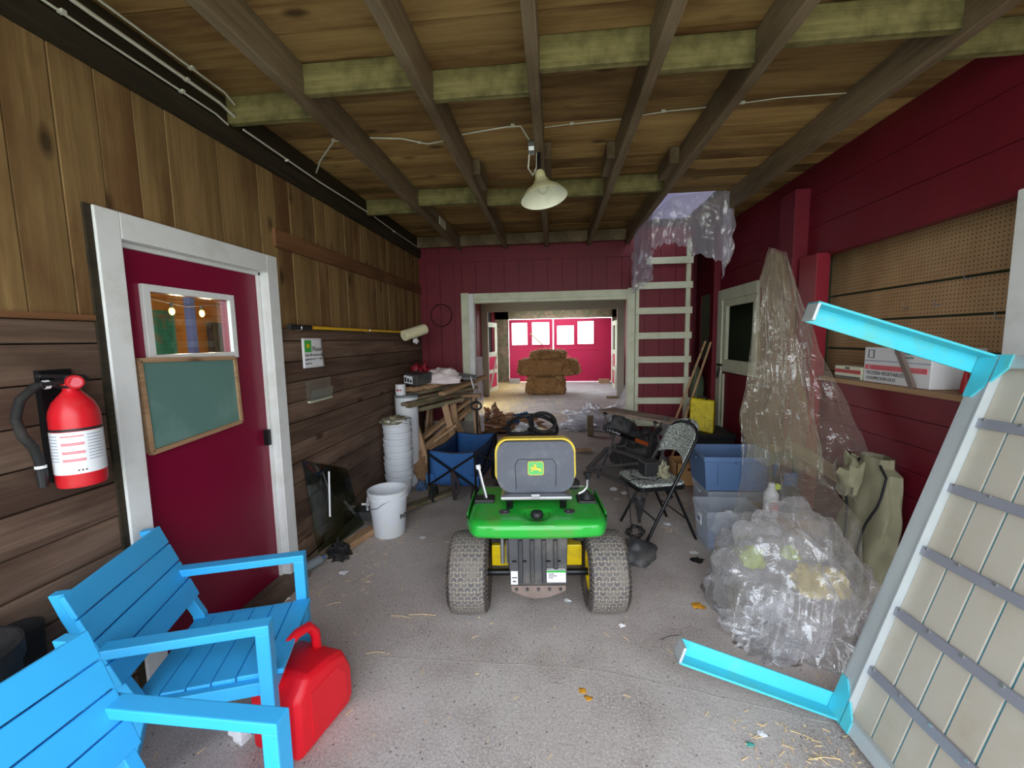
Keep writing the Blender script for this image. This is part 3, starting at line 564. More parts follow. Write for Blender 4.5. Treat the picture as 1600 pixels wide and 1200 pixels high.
# ============================================================ DOOR 1 (left)
d=bpy.data.objects.new('door_1',None); C.objects.link(d); W[d]=Matrix.Translation((LX,2.1,0)); d.matrix_basis=W[d]; d['kind']='structure'; d['label']='glossy dark red door in a wide white frame on the left'
hy0,hy1,hz0,hz1=1.80,2.28,1.555,1.845
sl=MB(); xs=[D0,hy0,hy1,D1]; zs=[.02,hz0,hz1,DT]
for i in range(3):
    for j in range(3):
        if i==1 and j==1: continue
        sl.box(LX-.09,LX-.05,xs[i],xs[i+1],zs[j],zs[j+1])
sl.build('door_slab','reddoor',d,world=True)
c=MB(); x0,x1=LX-.001,LX+.022
c.box(x0,x1,D0-.1,D0,0,DT+.11); c.box(x0,x1,D1,D1+.1,0,DT+.11); c.box(x0,x1,D0,D1,DT,DT+.11)
c.build('casing','white',d,world=True,bevel=.004)
c=MB(); c.box(LX-.12,LX,D0-.02,D0,0,DT); c.box(LX-.12,LX,D1-.001,D1+.02,0,DT); c.box(LX-.12,LX,D0,D1,DT-.001,DT+.02); c.box(LX-.05,LX-.03,D1-.02,D1,0,DT); c.box(LX-.05,LX-.03,D0,D1,DT-.02,DT)
c.build('jamb','white',d,world=True,bevel=.002)
c=MB(); a0,a1,b0,b1=1.765,2.315,1.522,1.876; x0,x1=LX-.05,LX-.028
c.box(x0,x1,a0,hy0,b0,b1); c.box(x0,x1,hy1,a1,b0,b1); c.box(x0,x1,hy0,hy1,b0,hz0); c.box(x0,x1,hy0,hy1,hz1,b1)
wf=c.build('window_frame','white',d,world=True,bevel=.002)
MB().box(LX-.072,LX-.068,hy0,hy1,hz0,hz1).build('pane','glass',wf,world=True)
c=MB(); 
for k in range(12): zz=hz0+(k+1)*(hz1-hz0)/13; c.box(LX-.069,LX-.067,hy0,hy1,zz-.0003,zz+.0003)
c.build('wire_mesh','strapm',wf,world=True)
c=MB().box(LX-.05,LX+.12,D0-.02,D1+.06,0,.05); struct(c,'trim_10','plankgreyY','grey worn wooden threshold under the red door',origin=False,bevel=.006)
MB().box(LX-.05,LX-.02,D1-.06,D1-.03,.95,1.05).build('hinge','blackm',d,world=True)
# items in the room beyond the window
tag(MB().box(-3.34,-3.28,3.60,3.655,0,2.75).build('painted_post','bluepost'),'dull blue post seen through the window of the red door','post')
tag(MB().box(-3.99,-3.96,3.78,4.14,1.2,1.95).build('wall_picture','teal'),'teal and orange picture seen through the door window','picture')
tag(MB().box(-3.99,-3.93,4.58,4.85,1.0,1.85).build('notice_board','darkgrey'),'dark grey panel seen at the right of the door window','panel')
tag(MB().tube([(-3.0,2.5,2.755),(-3.0,2.7,2.0),(-3.0,3.0,1.94),(-3.0,3.26,1.91),(-3.0,3.5,1.94),(-3.0,3.9,2.0),(-3.0,4.1,2.755)],.004,5).build('light_string','strapm'),'thin string of lights behind the door window','cable')
for y,lb in ((3.12,'left glowing string light bulb behind the door window'),(3.41,'right glowing string light bulb behind the door window')):
    b=thing('string_bulb',lb,'bulb',(-3.0,y,1.85)); ld=bpy.data.lights.new('bulb_light','POINT'); ld.energy=14; ld.color=(1,.82,.55); ld.shadow_soft_size=.03; lo_=bpy.data.objects.new('bulb_light',ld); C.objects.link(lo_); lo_.location=(-2.95,y,1.78); MB().blob((-3.0,y,1.865),.02,.02,.03,amp=0,nu=12,nv=8,flat=False).build('globe','bulb',b,world=True,smooth=True); MB().cyl((-3.0,y,1.89),(-3.0,y,1.932),.012,n=8).build('socket','black',b,world=True)
# chalkboard
t=thing('chalkboard','small green chalkboard in a thin wooden frame hung on the red door','chalkboard',(LX-.04,1.98,1.13))
def yz(y,z,x): return Vector((x,y,z))
q=[(1.70,1.535),(2.265,1.52),(2.275,1.15),(1.715,1.115)]
def edge(a,b,wd=.022):
    return MB().bar(yz(*a,LX-.025),yz(*b,LX-.025),wd,.03,up=(1,0,0))
for a,b in ((0,1),(1,2),(2,3),(3,0)): 
    o=edge(q[a],q[b]).build('frame_rail','lumber',t,world=True,bevel=.002)
MB().add([yz(y,z,LX-.03) for y,z in q]+[yz(y,z,LX-.02) for y,z in q],[(0,1,2,3),(7,6,5,4),(0,4,5,1),(1,5,6,2),(2,6,7,3),(3,7,4,0)]).build('slate','chalk',t,world=True)
# extinguisher
t=thing('fire_extinguisher','red fire extinguisher with white label on the left plank wall','fire extinguisher',(-1.71,1.345,1.10))
lo=Matrix.Translation((-1.715,1.345,1.10))
b=MB().lathe([(.001,.006),(.05,0),(.066,.006),(.069,.02),(.069,.255),(.066,.275),(.055,.305),(.036,.33),(.024,.345),(.022,.365),(.001,.366)],lo,36).build('cylinder','extred',t,world=True,smooth=True)
MB().lathe([(.0700,.05),(.0700,.205)],lo@Matrix.Rotation(R(-75),4,'Z'),40)
lab=MB(); 
def arc(rr,a0,a1,z0,z1,n=16):
    mb=MB(); 
    mb.grid(lambda u,v:lo@Vector((rr*math.cos(R(a0+(a1-a0)*u)),rr*math.sin(R(a0+(a1-a0)*u)),z0+(z1-z0)*v)),n,1); return mb
lb=arc(.0702,-125,50,.055,.205).build('label','labelw',t,world=True,smooth=True); lb['label']='white instruction label'
arc(.0703,-125,50,.207,.216).build('band','black',b,world=True)
for k,zz in enumerate((.190,.165,.160,.135,.13,.108,.103)):
    arc(.0706,-75,-25,zz-.0018,zz+.0018,8).build('print_line','labelpink',lb,world=True)
for k in range(9):
    arc(.0706,-118,-84,.19-k*.011,.192-k*.011+.001,5).build('print_line','labelblue',lb,world=True)
    arc(.0706,-18,20,.19-k*.011,.192-k*.011+.001,5).build('print_line','labelblue',lb,world=True)
for k in range(3): arc(.0707,-45+k*8,-41+k*8,.066,.071,3).build('symbol','black',lb,world=True)
MB().cyl((-1.715,1.345,1.465),(-1.715,1.345,1.49),.03,.024,n=12).cyl((-1.69,1.335,1.478),(-1.67,1.327,1.476),.024,n=18).build('gauge','extred',t,world=True,bevel=.002)
h=MB(); h.bar((-1.715,1.25,1.475),(-1.715,1.40,1.482),.022,.014); h.bar((-1.715,1.25,1.505),(-1.715,1.39,1.492),.022,.012); h.box(-1.745,-1.69,1.32,1.37,1.455,1.50); h.build('handle','black',t,world=True,bevel=.002)
MB().tube([(-1.72,1.30,1.475),(-1.73,1.25,1.47),(-1.735,1.21,1.43),(-1.74,1.195,1.37),(-1.745,1.21,1.31),(-1.745,1.235,1.265),(-1.745,1.245,1.22),(-1.745,1.248,1.15)],.0135,10).build('hose','blackr',t,world=True,smooth=True)
MB().cyl((-1.745,1.2475,1.185),(-1.745,1.248,1.125),.016,.013,n=12).build('nozzle','black',t,world=True)
for p0,p1 in (((-1.722,1.285,1.474),(-1.725,1.272,1.473)),((-1.745,1.247,1.20),(-1.745,1.247,1.19))): MB().cyl(p0,p1,.0155,n=12).build('collar','labelw',t,world=True)
MB().cyl((-1.672,1.328,1.4762),(-1.669,1.3265,1.476),.017,n=18).build('gauge_face','labelpink',t,world=True)
MB().box(-1.80,-1.775,1.3,1.4,1.12,1.52).build('wall_bracket','blackm',t,world=True)
# sign
t=thing('paper_sign','white paper sign headed Please with a green picture pinned to the plank wall','sign',(LX+.01,3.02,1.41))
MB().grid(lambda u,v:Vector((LX+.008+.006*math.sin(u*3)+(.012*(1-v)**2*u),2.885+u*.27,1.415+v*.215)),8,8).build('sheet','paper',t,world=True,smooth=True,solid=.001)
MB().box(LX+.016,LX+.017,2.905,2.99,1.53,1.615).build('picture','green',t,world=True)
MB().box(LX+.0172,LX+.0178,2.93,2.965,1.56,1.59).build('picture_flower','yellow',t,world=True)
text('Please',.05,(LX+.017,3.0,1.535),(0,1,0),(0,0,1),'darkgrey',t)
for k,l in enumerate(('Turn off extension lights','popcorn and the light','sources... Thank You!')): text(l,.026,(LX+.0175,2.9,1.50-k*.03),(0,1,0),(0,0,1),'darkgrey',t)
t=thing('brochure_holder','clear acrylic brochure holder mounted below the paper sign','holder',(LX+.01,3.07,1.16))
MB().box(LX+.002,LX+.006,2.91,3.25,1.17,1.325).build('back_plate','acrylic',t,world=True); 
MB().hexa([(LX+.02,2.93,1.17),(LX+.024,2.93,1.17),(LX+.024,3.22,1.16),(LX+.02,3.22,1.16),(LX+.04,2.93,1.25),(LX+.044,2.93,1.25),(LX+.044,3.22,1.25),(LX+.04,3.22,1.25)]).build('front_pocket','acrylic',t,world=True)
MB().box(LX+.002,LX+.024,2.92,3.23,1.158,1.17).build('base_lip','cream',t,world=True)
# paint roller on pole
t=thing('paint_roller','cream paint roller on a long yellow pole hung level on the left wall','paint roller',(LX+.05,3.7,1.7))
MB().cyl((LX+.05,2.92,1.706),(LX+.05,4.84,1.70),.012,n=12).build('pole','yellowpole',t,world=True,smooth=True)
MB().cyl((LX+.05,2.69,1.706),(LX+.05,2.94,1.706),.017,n=12).build('grip','black',t,world=True,smooth=True)
MB().cyl((LX+.10,4.72,1.655),(LX+.27,4.98,1.735),.062,n=24).build('roller_sleeve','roller',t,world=True,bevel=.006,smooth=True)
MB().tube([(LX+.05,4.84,1.70),(LX+.05,4.93,1.69),(LX+.12,5.02,1.69),(LX+.27,4.98,1.735)],.005,6).build('roller_frame','steel',t,world=True,smooth=True)
for y in (2.8,3.9): 
    MB().tube([(LX,y,1.70),(LX+.04,y,1.683),(LX+.07,y,1.69),(LX+.07,y,1.71)],.003,5).build('wall_hook','steel',t,world=True)
tag(MB().blob((LX+.17,4.92,1.60),.03,.04,.035,3,.3,5,16,10,flat=False).build('crumpled_tissue','paper',smooth=True),'small crumpled white tissue hanging under the paint roller','tissue')
tag(MB().tube([(-1.51+.145*math.cos(a),BY-.03,1.93+.145*math.sin(a)) for a in [i*2*math.pi/28 for i in range(28)]],.007,6,closed=True).build('wire_ring','ring',smooth=True),'rusty wire ring hanging on the red back wall','ring')
# ============================================================ BLUE ARMCHAIRS
def armchair(x,y,yaw,label):
    mm=Matrix.Translation((x,y,0))@Matrix(((math.cos(yaw),math.sin(yaw),0,0),(math.sin(yaw),-math.cos(yaw),0,0),(0,0,1,0),(0,0,0,1)))
    # local a forward, w to the near side, z up (mirror handled by vertex mapping instead of the matrix)
    base=Matrix.Translation((x,y,0))@Matrix.Rotation(yaw,4,'Z')
    t=thing('armchair',label,'chair',group='sky blue slatted armchairs',mtx=base)
    H=.278; bl='blue'
    def P(a,w,z): return Vector((a,-w,z))
    for s in (1,-1):
        w0=s*H; wi=s*(H-.055)
        # front leg, arm
        MB().box(-.045,0,min(-w0,-wi),max(-w0,-wi),0,.595).build('leg',bl,t,bevel=.004)
        MB().box(-.53,.0,min(-w0,-wi),max(-w0,-wi),.592,.625).build('armrest',bl,t,bevel=.004)
        # curved rear leg sweeping from the back down to the floor
        pts=[(-.604,.818),(-.578,.73),(-.53,.60),(-.482,.50),(-.44,.41),(-.435,.33),(-.47,.20),(-.52,.09),(-.56,0)]
        poly=[(a-.022,z) for a,z in pts]+[(a+.024,z) for a,z in reversed(pts)]
        ww=s*(H-.045)
        MB().prism([(a,z) for a,z in poly],(0,-ww+.017,0),(1,0,0),(0,0,1),(0,-.034,0)).build('rear_leg',bl,t,bevel=.003)
        MB().box(-.44,-.04,-ww-.014,-ww+.014,.345,.395).build('side_rail',bl,t,bevel=.003)
    # seat: five slats across the width running side to side, front one rolled
    k=6; a0,a1=-.455,.02
    wd=(a1-a0)/k
    for i in range(k):
        za=.415-.018*(1-(i/(k-1)))
        MB().box(a0+i*wd+.002,a0+(i+1)*wd-.002,-(H-.058),(H-.058),za-.02,za).build('seat_slat',bl,t,bevel=.004)
    MB().box(-.03,-.005,-(H-.055),(H-.055),.34,.40).build('front_rail',bl,t,bevel=.003)
    # back: slats on a reclined plane
    A=Vector((-.452,0,.50)); B=Vector((-.574,0,.822)); d=(B-A); n=Vector((d.z,0,-d.x)).normalized()
    A=Vector((-.446,0,.485)); d=B-A; kk=4
    for i in range(kk):
        o=A+d*(i/kk)+d.normalized()*.0025; e=A+d*((i+1)/kk)-d.normalized()*.0025
        MB().ob(o+Vector((0,-(H-.012),0)),Vector((0,2*(H-.012),0)),e-o,-n*.02).build('back_slat',bl,t,bevel=.004)
    return t
armchair(-1.086,1.551,.332,'sky blue slatted armchair in front of the red door, beside the red jerrycan')
armchair(-.722,.705,-.016,'sky blue slatted armchair nearest the camera, cut by the bottom left corner')
tag(MB().blob((-1.19,1.785,.16),.02,.02,.016,1,.2,4,12,8).build('yellow_tag','lemon',smooth=True),'small yellow tag by the armchair leg above the red jerrycan','tag')
# ============================================================ JERRYCAN
t=thing('jerrycan','red plastic fuel jerrycan with loop handle beside the blue armchair','jerrycan',(-1.06,1.545,0),rz=R(78)); JS=1.0
prof=[(x*JS,z*JS) for x,z in [(-.155,0),(.14,0),(.165,.03),(.165,.17),(.12,.27),(.03,.30),(-.09,.31),(-.155,.25)]]
b=MB(); N=len(prof); 
rings=[]
for yy,sc_ in ((-.125,.84),(-.118,.95),(-.10,1),(.10,1),(.118,.95),(.125,.84)):
    rings.append([(x*sc_*.98,yy,(z-.155)*sc_+.155 if sc_<1 else z) for x,z in prof])
vs=[v for r_ in rings for v in r_]; fs=[]
for i in range(len(rings)-1):
    for k in range(N): fs.append((i*N+k,i*N+(k+1)%N,(i+1)*N+(k+1)%N,(i+1)*N+k))
fs+=[tuple(range(N))[::-1],tuple((len(rings)-1)*N+k for k in range(N))]
b.add(vs,fs); b.build('can_body','canred',t,bevel=.014,smooth=True)
MB().tube([(-.10,0,.24),(-.105,0,.335),(-.07,0,.395),(-.01,0,.41),(.05,0,.40),(.085,0,.35),(.09,0,.25)],.020,12).build('handle','canred',t,smooth=True)
MB().cyl((-.11,0,.28),(-.15,0,.33),.032,n=20).build('spout_cap','canred',t,bevel=.003)
MB().prism([(-.09,.05),(.11,.05),(.11,.17),(.06,.24),(-.09,.24)],(0,-.124,0),(1,0,0),(0,0,1),(0,-.004,0)).build('side_panel','canred',t,bevel=.003)
# ============================================================ GLASS SHEET, CLUTTER ALONG THE LEFT WALL
t=thing('glass_sheet','dark translucent glass sheet leaning against the plank wall','glass sheet',(LX+.1,3.1,0))
a=[Vector((LX+.05,2.85,.01)),Vector((LX+.13,3.42,.01)),Vector((LX+.012,3.40,.52)),Vector((LX+.012,2.78,.77))]
n_=(a[1]-a[0]).cross(a[3]-a[0]).normalized()*.005
MB().hexa([a[0],a[1],a[2],a[3],a[0]+n_,a[1]+n_,a[2]+n_,a[3]+n_]).build('pane','smoky',t,world=True)
MB().bar((LX+.08,2.98,.27),(LX+.05,3.06,.60),.012,.003).build('white_label_strip','paper',t,world=True)
struct(MB().box(LX-.0,LX+.07,2.68,BY,0,.045),'baseboard_left','plankgreyY','worn timber sill along the foot of the left wall',origin=False,bevel=.005)
def scrap(name,pts,w_,h_,m,label,cat='board',up=(0,0,1)):
    return tag(MB().bar(*pts,w_,h_,up).build(name,m,bevel=.003),label,cat)
scrap('scrap_board',((-1.62,2.98,.03),(-1.53,3.30,.03)),.09,.05,'lumber','short pale scrap board on the floor left of the open pail')
scrap('scrap_board',((-1.50,3.55,.05),(-1.05,4.25,.03)),.10,.035,'lumber_old','long weathered board on the floor between pail and wagon')
tag(MB().blob((-1.60,2.88,.0),.075,.06,.075,7,.5,6,24,14,crease=True).build('black_rag','blackr',smooth=True),'crumpled black rag on the floor by the glass sheet','rag')
t=thing('plastic_bottle','blue grey plastic bottle lying by the door frame','bottle',(-1.70,2.72,.05))
MB().cyl((-1.74,2.64,.04),(-1.68,2.76,.05),.032,n=16).build('bottle_body','slate',t,world=True,bevel=.008,smooth=True); MB().cyl((-1.68,2.76,.05),(-1.67,2.79,.052),.014,n=10).build('cap','binblue',t,world=True)
t=thing('roller_tray','black roller tray with white handle behind the open pail','tray',(-1.62,3.5,.05))
MB().hexa([(-1.74,3.42,.05),(-1.5,3.40,.05),(-1.5,3.66,.05),(-1.72,3.66,.05),(-1.76,3.40,.13),(-1.48,3.38,.13),(-1.48,3.68,.13),(-1.74,3.68,.13)]).build('tray_body','darkgrey',t,world=True,bevel=.01)
MB().tube([(-1.64,3.45,.12),(-1.63,3.44,.22),(-1.62,3.44,.27)],.011,8).cyl((-1.68,3.43,.19),(-1.58,3.43,.19),.01,n=8).build('white_handle','labelw',t,world=True,smooth=True)
# open pail
def pail_mesh(t,r0=.128,r1=.158,h=.385):
    MB().lathe([(.001,.004),(r0-.006,.0),(r0,.008),(r0+(r1-r0)*.82,h*.82),(r1+.004,h*.825),(r1+.004,h*.85),(r1-.003,h*.855),(r1,h*.92),(r1+.006,h*.93),(r1+.007,h*.99),(r1,h),(r1-.008,h*.99),(r1-.012,h*.9),(r0-.006,.012),(.001,.010)],None,44).build('pail_body','pail',t,smooth=True)
t=thing('pail','open white plastic pail standing alone on the floor','pail',(-1.385,3.30,0))
pail_mesh(t)
MB().tube([(-.15,-.06,.30),(-.155,-.08,.26),(-.10,-.13,.255),(-.03,-.16,.27),(.02,-.163,.31),(.07,-.148,.335)],.003,6).build('bail_handle','steel',t,smooth=True)
for k,(ch,a) in enumerate((('R',-33),('O',-20),('D',-150))):
    an=R(a); rr=.148; text(ch,.055,(-1.385+rr*math.cos(an),3.30+rr*math.sin(an),.155),(-math.sin(an),math.cos(an),.0),(math.cos(an)*.07,math.sin(an)*.07,1),'black',t,ext=.002)
# stack of nested pails
import itertools
names=['bottom','second','third','fourth','fifth','sixth','seventh','eighth','ninth','top']
for k in range(10):
    t=thing('nested_pail',f'white pail, {names[k]}{" from the bottom" if 0<k<9 else ""} of the tall nested pail stack','pail',(-1.635+.004*math.sin(k*2),4.22,.0+k*.0655),group='nested white pails')
    t['group']='nested white pails'
    if k==0: pail_mesh(t,.118,.142,.21)
    else: MB().lathe([(.122,.12),(.136,.145),(.143,.147),(.1435,.165),(.140,.168),(.141,.186),(.149,.189),(.150,.208),(.144,.21),(.136,.205),(.125,.15)],None,36).build('pail_rim','pail',t,smooth=True)
tag(MB().blob((-1.64,4.18,.76),.13,.14,.05,9,.3,5,24,14,crease=True).build('work_gloves','khaki',smooth=True),'crumpled grey green work gloves on top of the nested pail stack','gloves')
t=thing('lidded_bucket','tall pale bucket behind the nested pails','bucket',(-1.63,4.52,0)); 
MB().lathe([(.001,0),(.12,0),(.125,.9),(.128,1.0),(.001,1.0)],None,28).build('bucket_body','pail',t,smooth=True); MB().lathe([(.131,.985),(.131,1.01),(.001,1.012)],None,28).build('lid','slate',t,smooth=True)
t=thing('paint_tin','small white paint tin standing on the tall bucket','tin',(-1.67,4.46,1.013))
MB().lathe([(.001,0),(.055,0),(.055,.115),(.05,.118),(.001,.112)],None,24).build('tin_body','labelw',t,smooth=True)
for a in (-110,-95,-70): 
    an=R(a); MB().ob((-1.67+.0553*math.cos(an)-.006,4.46+.0553*math.sin(an),1.06),(.014,0,0),(0,-.002,0),(0,0,.018)).build('print_mark','labelred',t,world=True)
tag(MB().blob((-1.44,4.35,.0),.06,.07,.06,11,.4,5,20,12).build('blue_wrapper','binblue',smooth=True),'crumpled blue wrapper at the foot of the pail stack','wrapper')
tag(MB().blob((-1.50,4.75,.0),.12,.12,.19,12,.22,4,24,14).build('wrapped_bag','wrap',smooth=True),'dark green plastic wrapped bag under the sawhorse','bag')
# sawhorses
def sawhorse(name,loc,rz,label,h=.86,L=.75):
    t=thing(name,label,'sawhorse',loc,rz)
    MB().box(-L/2,L/2,-.045,.045,h-.04,h).build('top_beam','lumber',t,bevel=.003)
    for sx in (-1,1):
        for sy in (-1,1): MB().bar((sx*(L/2-.09),sy*.03,h-.04),(sx*(L/2-.02),sy*.24,0),.075,.035,up=(1,0,0)).build('leg','lumber_x',t,bevel=.003)
        MB().bar((sx*(L/2-.05),-.17,.27),(sx*(L/2-.05),.17,.27),.02,.07).build('spreader','lumber_x',t,bevel=.002)
    return t
t=thing('sawhorse','near wooden sawhorse with a rounded beam end under the stack of boards','sawhorse',(-1.36,4.72,0))
MB().bar((-1.70,4.62,.79),(-1.08,4.92,.90),.12,.05).build('top_beam','lumber_old',t,world=True,bevel=.015)
for a_,b_ in (((-1.60,4.60,.78),(-1.37,4.52,0)),((-1.27,4.78,.86),(-1.13,4.95,0)),((-1.62,4.72,.78),(-1.66,5.02,0)),((-1.20,4.90,.86),(-1.20,5.16,0))): MB().bar(a_,b_,.075,.035,up=(0,1,0)).build('leg','lumber_x',t,world=True,bevel=.003)
MB().bar((-1.58,4.70,.30),(-1.14,4.78,.62),.09,.03).build('brace','lumber',t,world=True,bevel=.003)
sawhorse('sawhorse',(-1.32,5.36,0),R(2),'wooden sawhorse by the red wall under the stack of boards',.90)
for k,(p,q,w_,h_,lb) in enumerate([((-1.62,4.62,.25),(-1.0,5.35,.80),.09,.04,'pale board slanting up under the sawhorse beam'),((-1.60,4.70,.42),(-1.08,5.2,.84),.09,.035,'second pale board slanting across the near sawhorse'),
  ((-1.46,4.40,.03),(-1.10,5.05,.42),.035,.09,'lowest pine board leaning behind the wagon'),((-1.50,4.40,.105),(-1.13,5.05,.49),.035,.09,'second pine board leaning behind the wagon'),((-1.545,4.40,.18),(-1.16,5.05,.56),.035,.09,'third pine board leaning behind the wagon'),((-1.59,4.40,.255),(-1.19,5.05,.63),.035,.09,'topmost pine board leaning behind the wagon')]):
    scrap('pine_board',(p,q),w_,h_,'lumber',lb)
bd=[((-1.60,4.40,.90),(-1.12,5.50,.93),.14,.04,'lumber_old','wide grey board at the bottom of the stacked boards'),((-1.63,4.45,.955),(-1.02,5.35,.99),.12,.035,'lumber_old','mossy board over the wide grey one'),
 ((-1.58,4.30,.93),(-1.33,4.85,.955),.09,.035,'lumber_old','short weathered board sticking out above the gloves'),
 ((-1.66,4.62,1.00),(-1.12,5.45,1.045),.13,.04,'lumber_old','brown board across the middle of the stack'),((-1.26,4.62,1.0),(-.93,5.58,1.105),.085,.04,'lumber','long board jutting toward the doorway post'),
 ((-1.68,4.60,1.055),(-1.42,5.1,1.08),.09,.05,'lumber','orange pine offcut on the left of the stack'),((-1.60,4.60,1.055),(-1.40,5.0,1.08),.09,.05,'lumber','second orange pine offcut beside the paint box'),
 ((-1.48,4.72,1.06),(-1.2,5.2,1.10),.08,.04,'lumber','pine offcut under the pink and white bag')]
for p,q,w_,h_,m_,lb in bd: scrap('stacked_board',(p,q),w_,h_,m_,lb)
t=thing('paint_box','dark box with white printed label on the stacked boards','box',(-1.56,4.72,1.08))
MB().ob((-1.68,4.62,1.115),(.17,-.06,-.02),(.10,.22,.02),(.0,-.0,.12)).build('box_body','darkgrey',t,world=True,bevel=.003)
MB().ob((-1.68,4.615,1.13),(.11,-.04,-.013),(0,-.003,0),(0,0,.085)).build('label','labelw',t,world=True)
for k in range(3): MB().ob((-1.67+k*.034,4.605-k*.0125,1.145-k*.004),(.022,-.008,-.003),(0,-.005,0),(0,0,.05-k*.01)).build('print_mark','black',t,world=True)
tag(MB().blob((-1.36,4.95,1.09),.25,.17,.13,5,.12,4,40,24,crease=True).build('pink_white_bag','pinkbag',smooth=True),'crumpled pink and white plastic bag on the stacked boards','bag')
tag(MB().blob((-1.55,4.88,1.12),.11,.12,.14,15,.35,5,24,14,crease=True).build('brown_bag','redb',smooth=True),'small dark red and brown bag behind the paint box','bag')
t=thing('slate_tray','grey blue tray lying on the boards near the red wall','tray',(-1.15,5.25,1.12))
MB().hexa([(-1.34,5.12,1.13),(-.97,5.2,1.10),(-1.02,5.5,1.12),(-1.36,5.42,1.18),(-1.34,5.12,1.145),(-.97,5.2,1.115),(-1.02,5.5,1.135),(-1.36,5.42,1.195)]).build('tray_body','slate',t,world=True,bevel=.004)
MB().tube([(-1.03,5.15,1.14),(-1.0,5.12,1.05),(-.985,5.11,1.0)],.01,8).build('white_handle','labelw',t,world=True)
# ============================================================ WAGON
t=thing('folding_wagon','blue cloth folding wagon with black frame and upright pull handle','wagon',(-.95,4.35,0),rz=R(-6))
Wd=.225; Ln=.41; z0,z1=.20,.53
# cloth tub: walls with thickness, slightly sagging rim
def cl(fn,name,m='navy'): return MB().grid(fn,8,6).build(name,m,t,smooth=True,solid=.008)
cl(lambda u,v:Vector((-Wd+2*Wd*u,-Ln+.012*math.sin(math.pi*u),z0+(z1-z0)*v-.02*math.sin(math.pi*u)*v)),'front_panel')
cl(lambda u,v:Vector((-Wd+2*Wd*u,Ln,z0+(z1-z0)*v-.02*math.sin(math.pi*u)*v)),'rear_panel')
cl(lambda u,v:Vector((-Wd,-Ln+2*Ln*u,z0+(z1-z0)*v-.03*math.sin(math.pi*u)*v)),'side_panel','navydark')
cl(lambda u,v:Vector((Wd,-Ln+2*Ln*u,z0+(z1-z0)*v-.03*math.sin(math.pi*u)*v)),'side_panel','navydark')
cl(lambda u,v:Vector((-Wd+2*Wd*u,-Ln+2*Ln*v,z0-.01*math.sin(math.pi*u))),'base_panel','navydark')
MB().tube([(-Wd,-Ln,z1),(0,-Ln,z1-.02),(Wd,-Ln,z1),(Wd,0,z1-.03),(Wd,Ln,z1),(0,Ln,z1-.02),(-Wd,Ln,z1),(-Wd,0,z1-.03)],.006,6,closed=True).build('rim_piping','strapm',t)
for sx in (-1,1):
    for sy in (-1,1):
        MB().bar((sx*(Wd+.012),sy*(Ln+.012),.18),(sx*(Wd+.012),sy*(Ln+.012),z1+.01),.022,.022,up=(0,1,0)).build('corner_post','blackm',t,bevel=.002)
        wh=MB(); wx=sx*(Wd-.01); wy=sy*(Ln-.02); mm=Matrix.Translation((wx,wy,.085))@Matrix.Rotation(R(90),4,'Y')
        q=MB().lathe([(.05,-.02),(.08,-.022),(.085,-.014),(.085,.014),(.08,.022),(.05,.02)],mm,28).build('wheel','blackr',t,smooth=True)
        MB().lathe([(.001,-.016),(.052,-.014),(.052,.014),(.001,.016)],mm,20).build('hub','darkgrey',q,smooth=True)
        MB().box(wx-.03,wx+.03,wy-.02,wy+.02,.15,.2).build('fork','black',t,bevel=.003)
    MB().bar((sx*(Wd+.012),-Ln,.2),(sx*(Wd+.012),Ln,z1-.02),.012,.02,up=(1,0,0)).bar((sx*(Wd+.022),-Ln,z1-.02),(sx*(Wd+.022),Ln,.2),.012,.02,up=(1,0,0)).build('side_cross_brace','blackm',t)
for sy in (-1,1):
    MB().bar((-Wd,sy*(Ln+.018),.2),(Wd,sy*(Ln+.018),z1-.03),.02,.012,up=(0,1,0)).bar((-Wd,sy*(Ln+.03),z1-.03),(Wd,sy*(Ln+.03),.2),.02,.012,up=(0,1,0)).build('end_cross_brace','blackm',t)
for sx in (-1,1): MB().box(sx*Wd-.045,sx*Wd+.045,-Ln-.02,-Ln+.03,.20,.30).build('corner_pocket','navy',t,bevel=.004)
MB().grid(lambda u,v:Vector((-.01+.04*u+.02*v,-Ln-.03-.02*math.sin(v*3),.36-.30*v)),2,12).build('strap','strapm',t,solid=.003); MB().grid(lambda u,v:Vector((.01+.05*math.sin(v*math.pi)+.03*u,-Ln-.05,.33-.27*v)),2,12).build('strap','strapm',t,solid=.003)
MB().tube([(0,Ln+.05,.15),(0,Ln+.06,.5),(-.01,Ln+.07,.79)],.011,8).build('pull_pole','blackm',t,smooth=True)
MB().tube([(-.01+.062*math.cos(a),Ln+.07,.83+.045*math.sin(a)) for a in [2*math.pi*i/20 for i in range(20)]],.013,8,closed=True).build('loop_handle','black',t,smooth=True)
